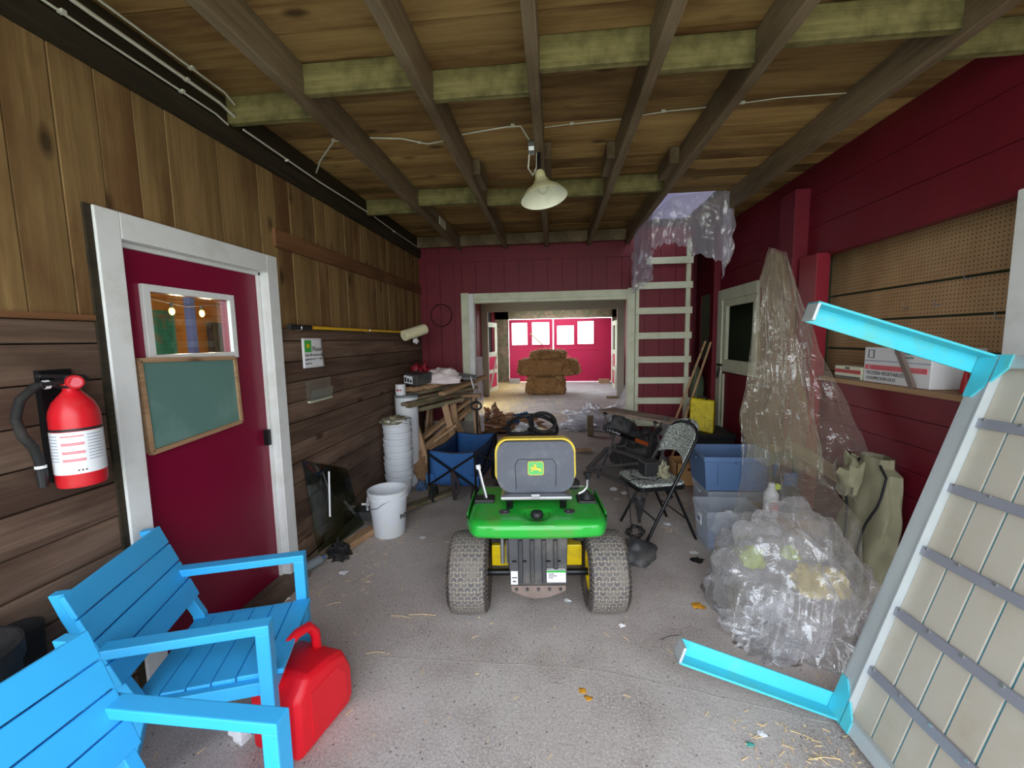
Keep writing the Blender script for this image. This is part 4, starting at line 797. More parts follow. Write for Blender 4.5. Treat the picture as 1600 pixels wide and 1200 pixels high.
# ============================================================ TRACTOR
TA=R(4.5); TX,TY=-.112,2.40
t=thing('lawn_tractor','green and yellow riding lawn tractor seen from behind in the aisle','lawn tractor',(TX,TY,0),rz=TA)
Wr=.23; TW=.235
for sx in (-1,1):
    cxx=sx*.395
    mm=Matrix.Translation((cxx,0,Wr))@Matrix.Rotation(R(90),4,'Y')
    h=TW/2
    # carcass profile (r, axial)
    tp=[(Wr-.022,-h*.86),(Wr-.006,-h*.74),(Wr-.001,-h*.5),(Wr,-h*.2),(Wr,h*.2),(Wr-.001,h*.5),(Wr-.006,h*.74),(Wr-.022,h*.86)]
    # u: axial, v: circumference
    tb=MB().lathe(tp,mm,64,uvfun=lambda p,f:(p[1]+.2,f*round(2*math.pi*Wr/.051)*.051)).build('tire_tread','tread',t,smooth=True)
    sdp=[(Wr-.022,h*.86),(Wr-.05,h*.97),(Wr-.085,h*.92),(Wr-.115,h*.78),(.115,h*.55)]
    for s2 in (-1,1): MB().lathe([(r_,s2*z_) for r_,z_ in sdp],mm,48).build('tire_sidewall','sidewall',t,smooth=True)
    wr=MB().lathe([(.116,h*.8),(.105,h*.72),(.098,h*.3),(.03,h*.2),(.001,h*.2)],mm,32).lathe([(.116,-h*.8),(.105,-h*.72),(.098,-h*.1),(.03,-h*.0),(.001,0)],mm,32).build('wheel_rim','yellow',t,smooth=True)
    # lugs around the shoulder
    for s2 in (-1,1):
        lg=MB()
        for k in range(46):
            a=2*math.pi*k/46
            p=mm@Vector(((Wr-.012)*math.cos(a),(Wr-.012)*math.sin(a),s2*h*.80)); q=mm@Vector(((Wr-.038)*math.cos(a+.03),(Wr-.038)*math.sin(a+.03),s2*h*.95))
            lg.bar(p,q,.014,.012,up=(1,0,0))
        lg.build('shoulder_lugs','sidewall',t)
    MB().cyl((sx*.13,0,Wr-.01),(sx*.30,0,Wr-.01),.022,n=14).build('axle','blackm',t,smooth=True)
    MB().box(min(sx*.17,sx*.27),max(sx*.17,sx*.27),.03,.25,.24,.37).build('frame_side','yellow',t,bevel=.006)
    # front wheels
    mf=Matrix.Translation((sx*.36,1.32,.17))@Matrix.Rotation(R(90),4,'Y')
    fw=MB().lathe([(.08,-.06),(.15,-.07),(.168,-.05),(.17,0),(.168,.05),(.15,.07),(.08,.06)],mf,32).build('front_wheel','sidewall',t,smooth=True)
    MB().lathe([(.001,-.05),(.085,-.05),(.085,.05),(.001,.05)],mf,20).build('hub','yellow',fw,smooth=True)
# fender body (rear deck) : lofted cross-section from rear lip to running boards
def fend(u,v):
    # u across -1..1, v 0 at the lower rear lip -> 1 front of deck
    x=(u*2-1); ax=abs(x)
    key=[(0,.525,-.20),(.12,.54,-.212),(.28,.58,-.214),(.36,.600,-.205),(.45,.612,-.175),(.7,.618,.02),(1,.615,.36)]
    for a,b in zip(key,key[1:]):
        if a[0]<=v<=b[0]:
            f=(v-a[0])/(b[0]-a[0]); z=a[1]+(b[1]-a[1])*f; y=a[2]+(b[2]-a[2])*f; break
    hw=.402 if v<.5 else .402-.02*(v-.5)
    rr=min(1,max(0,(ax-.80)/.20)); 
    X=x*hw
    y+= .17*rr**2.2*(1 if v<.55 else max(0,1-(v-.55)*2.2))
    z-= .012*rr**2+ (.0 if v>.3 else 0)
    if v<.3: z+= .018*(ax**3)
    if v>.36: z-= .055*max(0,(ax-.88)/.12)**2
    if .36<v<.62 and ax<.25: z-=.018*math.cos(ax/.25*math.pi/2)
    return Vector((X,y,z))
MB().grid(fend,56,40).build('fender_deck','green',t,smooth=True,solid=.006)
for sx in (-1,1):
    MB().grid(lambda u,v:Vector((sx*(.400-.0*u),-.03+u*.38,.60-.10*v*(1-.5*abs(u-.4)))),10,4).build('fender_side','green',t,smooth=True,solid=.005)
MB().lathe([(.055,.0),(.05,-.01),(.03,-.012)],Matrix.Translation((.0,-.09,.613)),20)
cp=MB().lathe([(.001,.02),(.03,.018),(.036,.008),(.034,-.02)],Matrix.Translation((.0,-.095,.612)),18).build('fuel_cap','black',t,smooth=True)
MB().lathe([(.036,-.01),(.062,-.008),(.070,.002),(.074,.004)],Matrix.Translation((.0,-.09,.607)),28).build('filler_well','blackr',t,smooth=True)
for sx in (-1,1):
    pts=[]; 
    for k in range(49): a=k/48*6*2*math.pi; pts.append((sx*.155+.018*math.cos(a),-.02+.018*math.sin(a),.605+.07*k/48))
    MB().tube(pts,.0035,5).build('seat_spring','blackm',t,smooth=True)
    MB().cyl((sx*.185,-.07,.612),(sx*.185,-.07,.624),.032,n=16).cyl((sx*.178,-.075,.62),(sx*.178,-.075,.632),.012,n=8).build('spring_bracket','darkgrey',t,bevel=.002,smooth=True)
MB().box(-.205,.205,-.035,.17,.675,.692).build('seat_pan_bar','steel',t,bevel=.003)
MB().box(-.03,.02,-.045,-.03,.69,.71).build('seat_hinge','steel',t,bevel=.002)
# seat: back shell + yellow edge + cushion
def rr(hw,z0,z1,rb,rt,n=8):
    pts=[]
    for cx_,cz_,r_,a0 in ((hw-rb,z0+rb,rb,-90),(hw-rt,z1-rt,rt,0),(-hw+rt,z1-rt,rt,90),(-hw+rb,z0+rb,rb,180)):
        for k in range(n+1): a=R(a0+90*k/n); pts.append((cx_+r_*math.cos(a),cz_+r_*math.sin(a)))
    return pts
def shell(name,hw,z0,z1,y0,th,m,lean=.18,bulge=.03,rb=.09,rt=.07,parent=None,bevel=.012):
    b=MB(); pl=rr(hw,z0,z1,rb,rt); n=len(pl)
    rings=[]
    for k,s_ in enumerate((.0,.5,.85,1)):
        rings.append([Vector((x*s_ ,y0+((z-(z0+z1)/2)*s_+(z1-z0)/2)*lean-bulge*(1-s_**2),((z-(z0+z1)/2)*s_+(z0+z1)/2))) for x,z in pl])
    for s_ in (1,):
        rings.append([Vector((x,y0+th+(z-z0)*lean,z)) for x,z in pl])
    vs=[v for q in rings for v in q]; fs=[]
    for i in range(len(rings)-1):
        for k in range(n): fs.append((i*n+k,(i+1)*n+k,(i+1)*n+(k+1)%n,i*n+(k+1)%n))
    fs.append(tuple((len(rings)-1)*n+k for k in range(n)))
    b.add(vs,fs); return b.build(name,m,parent or t,smooth=True,bevel=0)
bk=shell('seat_back',.228,.695,.99,.03,.05,'seatgrey',lean=.16)
shell('seat_cover',.243,.735,.999,.078,.07,'yellow',lean=.16,bulge=0,rb=.06,rt=.08)
MB().prism(rr(.225,0,.40,.08,.06),(0,.10,.70),(1,0,0),(0,1,.0),(0,0,.055)).build('seat_cushion','yellow',t,bevel=.012,smooth=True)
# raised panel line on the seat back
def onback(x,z): 
    s_=max(abs(x)/.228,abs(z-.8425)/.1475); return Vector((x,.03+(z-.695)*.16-.03*(1-min(1,s_)**2)-.002,z))
pl=[(-.115,.72),(-.12,.86),(-.10,.895),(.10,.895),(.12,.86),(.115,.72)]
pts=[]
for a,b_ in zip(pl,pl[1:]):
    for k in range(8): f=k/8; pts.append(onback(a[0]+(b_[0]-a[0])*f,a[1]+(b_[1]-a[1])*f))
MB().tube(pts,.0022,5).build('moulded_ridge','darkgrey',bk,smooth=True)
# emblem: rounded green square with yellow border and leaping deer
eo=Vector((.0,-.006+.03-.03+.0,.845)); up=Vector((0,.16,1)).normalized(); axx=Vector((1,0,0)); nn=Vector((0,-1,.16)).normalized()
eo=onback(0,.845)+nn*.004
def flat(poly,name,m,par,d):
    return MB().prism(poly,eo+nn*d,axx,up,nn*.0012).build(name,m,par)
sq=rr(.047,-.04,.04,.014,.014,5)
e=flat(sq,'emblem','yellow',bk,0); flat([(x*.93,y*.92) for x,y in sq],'emblem_field','green',e,.0013)
deer=[(-.034,.004),(-.026,.010),(-.012,.011),(-.008,.020),(-.014,.028),(-.006,.025),(-.002,.031),(.000,.022),(.006,.019),(.002,.014),(.002,.008),(.012,.004),(.028,.001),(.036,-.006),(.024,-.005),(.036,-.016),(.030,-.017),(.014,-.007),(.000,-.006),(-.010,-.005),(-.020,-.014),(-.034,-.016),(-.024,-.009),(-.016,-.001),(-.026,.002)]
deer=[(x,y-.003) for x,y in deer]
flat(deer,'emblem_deer','yellow',e,.0028)
# rear hitch cover with ribs
pp=MB(); pp.hexa([(-.155,-.20,.255),(.155,-.20,.255),(.155,-.12,.255),(-.155,-.12,.255),(-.165,-.16,.525),(.165,-.16,.525),(.165,-.10,.525),(-.165,-.10,.525)])
pc=pp.build('rear_cover','darkgrey',t,bevel=.006)
for k in range(4):
    x=-.096+k*.064; MB().tube([(x,-.172,.50),(x,-.192,.36),(x,-.207,.275)],[.012,.013,.012],8).build('rib','darkgrey',pc,smooth=True)
for x in (-.13,-.075,.055,.11): MB().box(x-.012,x+.012,-.193,-.185,.385,.39).build('slot','dark',pc)
lb=MB().hexa([(-.15,-.207,.265),(-.112,-.207,.265),(-.112,-.203,.265),(-.15,-.203,.265),(-.15,-.196,.335),(-.112,-.196,.335),(-.112,-.192,.335),(-.15,-.192,.335)]).build('warning_label','labelw',pc)
MB().box(-.145,-.117,-.2055,-.2,.30,.304).box(-.14,-.122,-.206,-.2,.278,.285).build('print_mark','darkgrey',lb)
lb=MB().hexa([(.045,-.222,.285),(.148,-.222,.285),(.148,-.2,.285),(.045,-.2,.285),(.045,-.212,.348),(.148,-.212,.348),(.148,-.19,.348),(.045,-.19,.348)]).build('instruction_label','labelw',pc)
MB().box(.046,.147,-.2165,-.2,.338,.347).build('label_band','green',lb); MB().box(.055,.085,-.2175,-.2,.328,.331).box(.055,.1,-.219,-.2,.318,.321).box(.055,.08,-.2205,-.2,.308,.311).build('print_mark','darkgrey',lb)
MB().prism([(-.15,.255),(.15,.255),(.148,.225),(.06,.19),(-.02,.18),(-.08,.195),(-.148,.225)],(0,-.205,0),(1,0,0),(0,0,1),(0,.012,0)).build('hitch_plate','rust',t,bevel=.002)
for k in range(5): MB().cyl((-.12+k*.06,-.215,.238),(-.12+k*.06,-.205,.238),.008,n=8).build('bolt','darkgrey',t)
MB().box(-.15,.15,-.10,.45,.20,.50).build('transaxle_housing','blackr',t,bevel=.01)
MB().box(-.27,-.19,.0,.5,.40,.60).box(.19,.27,.0,.5,.45,.60).build('side_frame','blackr',t,bevel=.005)
MB().cyl((-.20,-.06,.31),(-.20,-.06,.49),.013,n=10).cyl((-.172,-.06,.31),(-.172,-.06,.45),.008,n=8).build('lift_rod','steel',t,smooth=True)
MB().tube([(.172,-.06,.48),(.205,-.06,.475),(.22,-.06,.49),(.222,-.06,.52)],.009,8).build('release_lever','labelw',t,smooth=True)
MB().cyl((.25,.02,.42),(.25,.02,.50),.045,n=16).build('belt_pulley','blackr',t,smooth=True)
# levers
MB().box(-.37,-.25,.06,.16,.60,.64).build('lever_gate','black',t,bevel=.008)
MB().tube([(-.30,.1,.64),(-.325,.11,.74),(-.345,.13,.82)],.010,8).build('brake_lever','steel',t,smooth=True); MB().cyl((-.345,.13,.81),(-.35,.135,.835),.015,n=10).build('lever_tip','labelw',t,smooth=True)
MB().box(.25,.36,.04,.16,.60,.635).build('shift_gate','black',t,bevel=.008)
MB().lathe([(.04,0),(.03,.02),(.014,.04),(.001,.042)],Matrix.Translation((.31,.1,.635)),16).build('shift_boot','black',t,smooth=True)
MB().tube([(.26,.10,.66),(.29,.1,.675),(.312,.1,.70),(.315,.10,.76)],.008,8).build('shift_lever','steel',t,smooth=True)
MB().lathe([(.001,0),(.015,0),(.018,.02),(.026,.03),(.026,.042),(.001,.046)],Matrix.Translation((.315,.10,.75)),16).build('shift_knob','black',t,smooth=True)
MB().cyl((.20,.06,.72),(.255,.06,.72),.018,n=12).build('seat_knob','black',t,smooth=True)
# tunnel, dash, hood
MB().box(-.40,-.14,.36,.95,.30,.335).box(.14,.40,.36,.95,.30,.335).build('foot_boards','green',t,bevel=.008)
MB().hexa([(-.13,.36,.30),(.13,.36,.30),(.13,.8,.30),(-.13,.8,.30),(-.12,.36,.60),(.12,.36,.60),(.12,.8,.60),(-.12,.8,.60)]).build('tunnel','black',t,bevel=.02)
MB().hexa([(-.15,.78,.30),(.15,.78,.30),(.20,1.0,.30),(-.20,1.0,.30),(-.13,.80,.80),(.13,.80,.80),(.21,1.0,.84),(-.21,1.0,.84)]).build('dash_tower','black',t,bevel=.02)
def hood(u,v):
    a=math.pi*(u); hw=.23-.03*v; y=.96+v*.62
    x=-hw*math.cos(a); x=math.copysign(min(hw,abs(x)*1.15),x); z=.50+(.34-.07*v)*max(0,math.sin(a))**.45
    if v>.93: z=.45+(z-.45)*.85
    return Vector((x,y,z))
MB().grid(hood,32,14).build('hood','green',t,smooth=True,solid=.008)
MB().box(-.21,.21,1.0,1.55,.25,.52).build('engine_bay','blackr',t,bevel=.01)
MB().hexa([(-.16,1.55,.30),(.16,1.55,.30),(.15,1.62,.30),(-.15,1.62,.30),(-.17,1.55,.72),(.17,1.55,.72),(.13,1.62,.68),(-.13,1.62,.68)]).build('grille','black',t,bevel=.01)
MB().cyl((0,.85,.82),(0,.80,.875),.022,n=12).build('steering_column','black',t)
sw=Matrix.Translation((.0,.75,.925))@Matrix.Rotation(R(22),4,'X')
swo=MB().tube([sw@Vector((.185*math.cos(a),.185*math.sin(a),0)) for a in [2*math.pi*i/40 for i in range(40)]],.016,10,closed=True).build('steering_wheel','black',t,smooth=True)
for a in (200,340,90): 
    p=sw@Vector((.18*math.cos(R(a)),.18*math.sin(R(a)),0)); MB().tube([sw@Vector((0,0,-.03)),sw@Vector((.09*math.cos(R(a)),.09*math.sin(R(a)),-.03)),p],[.022,.018,.014],8).build('spoke','black',swo,smooth=True)
MB().lathe([(.001,.0),(.035,-.005),(.04,-.025),(.02,-.05)],sw,16).build('wheel_hub','black',swo,smooth=True)
tag(MB().tube([W[t]@(sw@Vector((.08+.095*math.cos(a),.03+.10*math.sin(a),.035+.02*math.sin(a)))) for a in [2*math.pi*i/26 for i in range(26)]],.014,8,closed=True).build('curved_band','blackr',smooth=True),'black curved band resting on the right of the steering wheel','band')
MB().box(.07,.16,.93,.98,.845,.87).build('dash_sticker','yellow',t,bevel=.006)
MB().cyl((-.10,.97,.85),(-.10,.95,.88),.025,n=12).build('gauge','labelw',t)
tag(MB().blob((-.22,3.36,.875),.09,.06,.035,21,.4,6,20,12,crease=True).build('clear_bag','plastic3',smooth=True),'crumpled clear bag lying on the tractor dash inside the steering wheel','bag')
MB().box(-.30,.30,.75,1.25,.08,.20).build('mower_deck','yellow',t,bevel=.02)
scrap('wood_offcut',((.28,5.9,.03),(.50,5.93,.03)),.05,.04,'lumber','short pale wood offcut on the floor behind the tractor seat')
# ============================================================ LADDER
t=thing('wall_ladder','cream painted wooden ladder fixed beside the doorway, rising into the loft hatch','ladder',(1.38,BY,0))
MB().box(1.04,1.085,BY-.05,BY,0,2.22).build('rail','cream',t,world=True,bevel=.004)
MB().box(1.66,1.715,BY-.05,BY-.005,0,2.80).build('rail','cream',t,world=True,bevel=.004)
for z in (.47,.765,1.03,1.30,1.605,1.92,2.235,2.54):
    x0=1.035 if z<2.4 else 1.16
    MB().box(x0,1.735,BY-.075,BY-.05,z-.042,z+.042).build('rung','cream',t,world=True,bevel=.004)
# ============================================================ PLASTIC FILMS
def ruled(rows,amp,seed,fq=9,nu=60,nv=60,fold=3.0):
    n=len(rows)-1
    def fn(u,v):
        f=v*n; i=min(int(f),n-1); f-=i
        a=Vector(rows[i][0]).lerp(Vector(rows[i+1][0]),f); b=Vector(rows[i][1]).lerp(Vector(rows[i+1][1]),f); p=a.lerp(b,u)
        d=(b-a); nn=Vector((d.y,-d.x,0)); nn=nn.normalized() if nn.length>1e-5 else Vector((0,1,0))
        k=noise.noise(Vector((u*fq,v*fold,seed)))*1.3+noise.noise(Vector((u*fq*2.7,v*fold*2,seed+9)))*.6+abs(noise.noise(Vector((u*fq*1.4+v*4,v*fold*3,seed+3))))*.8-.2
        q=Vector((noise.noise(Vector((u*4,v*9,seed+20))),0,noise.noise(Vector((u*5,v*3,seed+30)))))*.04
        return p+nn*k*amp+q*(min(1,v*4))
    return MB().grid(fn,nu,nv)
t=thing('loft_plastic_sheet','clear plastic sheet with ragged lower edge hanging around the loft hatch above the ladder','plastic sheet',(1.3,4.0,2.4))
path=[(1.68,4.38),(1.40,4.39),(1.14,4.40),(.97,4.5),(.92,4.9),(.93,5.25),(.99,5.50)]
bots=[2.28,2.36,2.50,2.46,2.38,2.24,2.14]; tops=[2.945,2.945,2.93,2.80,2.77,2.76,2.74]
def lf(u,v):
    f=u*6; i=min(int(f),5); f-=i
    x=path[i][0]*(1-f)+path[i+1][0]*f; y=path[i][1]*(1-f)+path[i+1][1]*f
    zt=tops[i]*(1-f)+tops[i+1]*f; zb=bots[i]*(1-f)+bots[i+1]*f+.07*noise.noise(Vector((u*22,0,3)))+.03*noise.noise(Vector((u*60,0,3)))
    z=zt+(zb-zt)*v; k=noise.noise(Vector((u*16,v*1.5,1)))*.06*v+noise.noise(Vector((u*40,v*5,8)))*.022*v
    return Vector((x-k*.7,y-.03-k,z))
MB().grid(lf,120,30).build('sheet','plasloft',t,world=True,smooth=True)
MB().grid(lambda u,v:Vector((1.60+.09*u+.03*noise.noise(Vector((v*6,u*3,2))),4.35-.03*u+.04*noise.noise(Vector((v*5,u*4,7))),2.93-(.80-.25*u)*v)),10,30).build('side_flap','plasloft',t,world=True,smooth=True)
MB().grid(lambda u,v:Vector((.96+.22*u+.02*noise.noise(Vector((u*6,v*6,2))),5.5-.15*u+.04*noise.noise(Vector((u*5,v*7,1))),2.62-.5*v*(1-.3*u))),14,24).build('hanging_corner','plasloft',t,world=True,smooth=True)
# the big hanging sheet
t=thing('hanging_plastic_sheet','tall clear plastic sheet hanging from the red post to the floor on the right','plastic sheet',(1.6,3.4,0))
rowsA=[((1.74,3.74,2.30),(1.84,3.66,2.24)),((1.68,3.72,2.05),(1.87,3.55,2.0)),((1.62,3.68,1.6),(1.86,3.40,1.6)),((1.56,3.58,1.25),(1.86,3.28,1.2)),((1.47,3.50,1.0),(1.84,3.1,.95)),((1.38,3.2,.66),(1.76,2.86,.66)),((1.14,2.75,.50),(1.60,2.30,.62)),((.97,2.38,.25),(1.42,2.0,.35)),((.90,2.22,.02),(1.30,1.93,.02))]
ruled(rowsA,.07,4,4.5,110,130,1.1).build('main_sheet','plastic',t,world=True,smooth=True)
ruled([(Vector(a)+Vector((.05,.10,.0)),Vector(b)+Vector((.0,.07,-.0))) for a,b in rowsA[:6]],.06,14,5,60,80,1.0).build('rear_fold','plasticy',t,world=True,smooth=True)
rowsB=[((1.82,3.62,2.20),(1.84,3.58,2.05)),((1.84,3.42,1.65),(1.93,3.3,1.45)),((1.84,3.30,1.2),(1.98,2.98,1.0)),((1.82,3.1,.85),(1.97,2.72,.72)),((1.74,2.95,.60),(1.93,2.62,.52))]
ruled(rowsB,.022,24,5,50,50,1.4).build('side_flap','plastic',t,world=True,smooth=True)
t=thing('plastic_mound','crumpled clear plastic heap on the floor over yellow and lime items','plastic heap',(1.32,2.45,0))
MB().blob((1.32,2.42,0),.37,.42,.43,31,.14,4,110,70,crease=True).build('outer_film','plastic2',t,world=True,smooth=True)
MB().blob((1.27,2.50,0),.33,.38,.36,37,.16,4,80,50,crease=True).build('inner_film','plastic2',t,world=True,smooth=True)
MB().blob((1.14,2.18,0),.22,.16,.16,41,.30,6,60,40,crease=True).build('front_fold','plastic2',t,world=True,smooth=True)
tag(MB().blob((1.16,2.55,.24),.07,.08,.07,2,.2,4,20,14).build('lime_container','lime',smooth=True),'lime green container showing through the left of the plastic heap','container')
tag(MB().blob((1.48,2.42,.16),.13,.10,.10,3,.25,4,24,16).build('lemon_cloth','lemon',smooth=True),'lemon yellow cloth showing through the right of the plastic heap','cloth')
tag(MB().blob((1.36,2.52,.30),.05,.05,.05,8,.2,4,18,12).build('lime_container','lime',smooth=True),'small lime item near the top of the plastic heap','container')
# ============================================================ RIGHT CLUTTER
t=thing('storage_carton','closed cardboard carton hidden behind the hanging plastic under the blower','box',(1.72,3.28,0))
MB().box(1.52,1.92,3.08,3.42,0,.28).build('carton_body','cardboard',t,world=True,bevel=.004)
t=thing('leaf_blower','black leaf blower with loop handle standing behind the hanging plastic','leaf blower',(1.70,3.3,.285))
MB().blob((1.70,3.28,.29),.11,.10,.18,3,.08,3,28,18).build('motor_housing','black',t,world=True,smooth=True)
MB().tube([(1.60,3.26,.50),(1.60,3.27,.63),(1.64,3.28,.70),(1.72,3.30,.71),(1.78,3.30,.66),(1.79,3.28,.52),(1.77,3.27,.42)],[.02,.022,.024,.022,.024,.026,.02],12).build('loop_handle','black',t,world=True,smooth=True)
MB().box(1.645,1.735,3.165,3.18,.50,.60).build('display_panel','navydark',t,world=True,bevel=.004); MB().cyl((1.60,3.17,.50),(1.60,3.15,.50),.022,n=14).build('button','lime',t,world=True)
t=thing('white_jug','small white labelled jug beside the leaf blower','jug',(1.52,3.14,.285))
MB().lathe([(.001,0),(.05,0),(.05,.16),(.025,.20),(.02,.24),(.001,.24)],Matrix.Translation((1.56,3.16,.287)),20).build('jug_body','labelw',t,world=True,smooth=True); MB().box(1.53,1.59,3.105,3.112,.33,.40).build('label','labelred',t,world=True)
tag(MB().bar((2.03,3.95,.66),(1.97,2.80,.57),.045,.09).build('lumber_length','lumber',bevel=.004),'orange pine length leaning level along the right wall behind the plastic','board')
tag(MB().box(1.93,2.07,3.9,3.99,0,.605).build('lumber_block','lumber_x',bevel=.004),'upright pine block holding the far end of the level pine length','block')
# khaki bag
t=thing('khaki_bag','khaki canvas folding chair bag with black piping slumped against the right wall','bag',(1.9,2.75,0))
def kb(u,v):
    a=2*math.pi*u; z=v
    w_=.20*(1-.25*abs(v-.4))*(1 if v<.93 else .6); d_=.10*(1-.4*v); k=1+.35*noise.noise(Vector((math.cos(a)*2,math.sin(a)*2,v*4)))
    return Vector((1.90+.07*v+d_*math.cos(a)*k,2.72+.05*v+w_*math.sin(a)*k,.84*v))
MB().grid(kb,40,30).build('canvas','khaki',t,world=True,smooth=True)
MB().blob((1.93,2.86,.66),.09,.10,.16,6,.3,5,24,16,flat=False,crease=True).build('folded_flap','khaki',t,world=True,smooth=True)
for u0,am in ((.42,.05),(.60,-.06)):
    pts=[]
    for k in range(14):
        vv=.06+.9*k/13; p=kb(u0+am*math.sin(vv*5),vv); pts.append(p+Vector((-.004,0,0)))
    MB().tube(pts,.008,6).build('piping','black',t,world=True,smooth=True)
# totes
def tote(name,x0,x1,y0,y1,z0,z1,m,label,cat='bin',th=.004,tp=.03,lid=False):
    t=thing(name,label,cat,((x0+x1)/2,(y0+y1)/2,z0)); hx=(x1-x0)/2;hy=(y1-y0)/2;h=z1-z0
    b=MB()
    pr=[]
    def ring(f,z): return [(-(hx-f),-(hy-f),z),((hx-f),-(hy-f),z),((hx-f),(hy-f),z),(-(hx-f),(hy-f),z)]
    rs=[ring(tp+.0,0),ring(.006,h*.85),ring(.0,h*.86),ring(.0,h),ring(.008,h),ring(.012,h*.88),ring(tp+.006,.006)]
    vs=[p for r_ in rs for p in r_]; fs=[(0,3,2,1),(24,25,26,27)]
    for i in range(6):
        for k in range(4): fs.append((i*4+k,i*4+(k+1)%4,(i+1)*4+(k+1)%4,(i+1)*4+k))
    b.add(vs,fs).build('tub',m,t,bevel=.004); 
    MB().box(-.05,.05,-hy-.018,-hy+.0,h*.80,h*.86).build('handle_grip',m,t,bevel=.004)
    MB().box(-hx-.018,-hx,-.05,.05,h*.80,h*.86).build('handle_grip',m,t,bevel=.004)
    for k in (-.6,0,.6): MB().box(k*hx-.006,k*hx+.006,-hy+.0,-hy+.008,h*.2,h*.8).build('rib',m,t)
    return t
t=tote('clear_tote',1.10,1.50,3.12,3.44,0,.31,'clearbin','open clear tote with white contents beside the folding chair')
MB().box(-.15,.15,-.12,.12,.01,.09).build('blue_contents','binpale',t,bevel=.02); MB().box(-.205,-.2,-.06,.04,.17,.25).build('tote_label','labelw',t,bevel=.001); MB().box(-.207,-.204,-.04,.02,.19,.22).build('label_print','binblue',t)
tag(MB().blob((1.32,3.26,.10),.12,.10,.11,4,.25,4,24,14).build('white_cloth','paper',smooth=True),'white cloth bundle inside the clear tote','cloth')
tote('clear_tote',1.24,1.74,3.50,3.92,0,.33,'clearbin','clear tote underneath the blue tote')
t=tote('blue_tote',1.20,1.78,3.49,3.93,.332,.62,'binblue','open blue plastic tote stacked on the clear tote')
# crate, black box, case
t=thing('wooden_crate','pale plywood crate with a slot handle behind the folding chair','crate',(1.42,4.72,0))
slab_with_holes(MB(),1.28,1.60,4.55,4.565,0,.25,[(1.40,1.50,.17,.20)]).box(1.28,1.295,4.55,4.85,0,.25).box(1.585,1.60,4.55,4.85,0,.25).box(1.28,1.60,4.835,4.85,0,.25).box(1.28,1.60,4.55,4.85,0,.012).build('crate_body','ply',t,world=True,bevel=.002)
t=thing('storage_box','black plastic trunk under the yellow case near the right wall','box',(1.78,5.15,0)); MB().box(1.55,2.02,4.92,5.40,0,.47).build('trunk_body','black',t,world=True,bevel=.015); MB().box(1.54,2.03,4.91,5.41,.43,.485).build('lid','black',t,world=True,bevel=.01)
t=thing('yellow_case','yellow moulded tool case tilted on the black trunk','case',(1.66,5.08,.49))
o=Vector((1.53,5.10,.49)); ax=Vector((.23,-.12,-.03)); upv=Vector((.04,.10,.36)); dp=Vector((.05,.10,0))
o=Vector((1.56,5.08,.51))
MB().ob(o,ax,dp,upv).build('case_body','case',t,world=True,bevel=.015)
for k in range(4):
    for j in range(2):
        a=o+ax*(.10+.22*k)+upv*(.12+.42*j)-dp*.06; MB().ob(a,ax*.13,dp*.08,upv*(.34-.08*((k+j)%2))).build('moulded_recess','case',t,world=True,bevel=.008)
MB().tube([o+upv+ax*.3,o+upv*1.08+ax*.35,o+upv*1.08+ax*.65,o+upv+ax*.7],.01,6).build('case_handle','black',t,world=True)
for k,(p,q,lb) in enumerate((((1.90,5.62,1.52),(1.18,5.02,.02),'left of the two wooden tool handles leaning by the ladder'),((1.96,5.60,1.51),(1.30,5.0,.02),'right of the two wooden tool handles leaning by the ladder'))):
    t=thing('tool_handle',lb,'handle',q); MB().tube([q,(Vector(p)+Vector(q))/2,p],.014,10).build('shaft','lumber',t,world=True,smooth=True); MB().box(q[0]-.10,q[0]+.10,q[1]-.02,q[1]+.03,0,.05).build('broom_head','dark',t,world=True,bevel=.006)
tag(MB().blob((1.95,6.1,.80),.10,.10,.35,3,.15,3,20,14,flat=False).build('hanging_rag','greenboard',smooth=True),'pale green rag hanging in the alcove right of the ladder','rag')
tag(MB().blob((1.93,6.15,.0),.12,.2,.5,13,.2,4,24,14).build('dark_sack','dark',smooth=True),'dark sack standing in the alcove right of the ladder','sack')
# right stall dutch door
d=bpy.data.objects.new('door_3',None); C.objects.link(d); W[d]=Matrix.Translation((RX,5.2,0)); d.matrix_basis=W[d]; d['kind']='structure'; d['label']='cream framed stall door with a dark opening in the right wall'
def px(y0,y1,z0,z1,x0=RX-.035,x1=RX): return (x0,x1,y0,y1,z0,z1)
MB().box(*px(5.56,5.70,0,2.15)).box(*px(4.66,5.56,2.02,2.15)).build('door_frame','cream',d,world=True,bevel=.004)
MB().box(*px(5.46,5.56,1.15,2.02,RX-.02,RX+.02)).box(*px(4.66,5.46,1.94,2.02,RX-.02,RX+.02)).box(*px(4.66,5.46,1.15,1.30,RX-.02,RX+.02)).box(*px(4.66,4.76,1.3,1.94,RX-.02,RX+.02)).build('upper_leaf','cream',d,world=True,bevel=.004)
MB().box(*px(4.66,5.56,.03,1.14,RX-.01,RX+.03)).build('lower_leaf','red',d,world=True); MB().box(*px(5.47,5.53,.03,1.12,RX-.028,RX-.01)).build('batten','cream',d,world=True,bevel=.003)
MB().tube([(RX-.04,5.60,1.22),(RX-.055,5.60,1.12),(RX-.06,5.58,1.06),(RX-.055,5.55,1.12),(RX-.04,5.55,1.2)],.008,6).build('hasp','blackm',d,world=True); MB().box(RX-.045,RX-.03,5.50,5.66,1.215,1.24).build('latch','blackm',d,world=True)
for n_,b_ in (('side',(3.4,3.5,4.0,6.6,0,2.6)),('back',(2.2,3.5,6.5,6.6,0,2.6)),('front',(2.2,3.5,4.0,4.1,0,2.6)),('top',(2.2,3.5,4.0,6.6,2.5,2.6))): struct(MB().box(*b_),'wall_stall_'+n_,'darkgreen',origin=False)
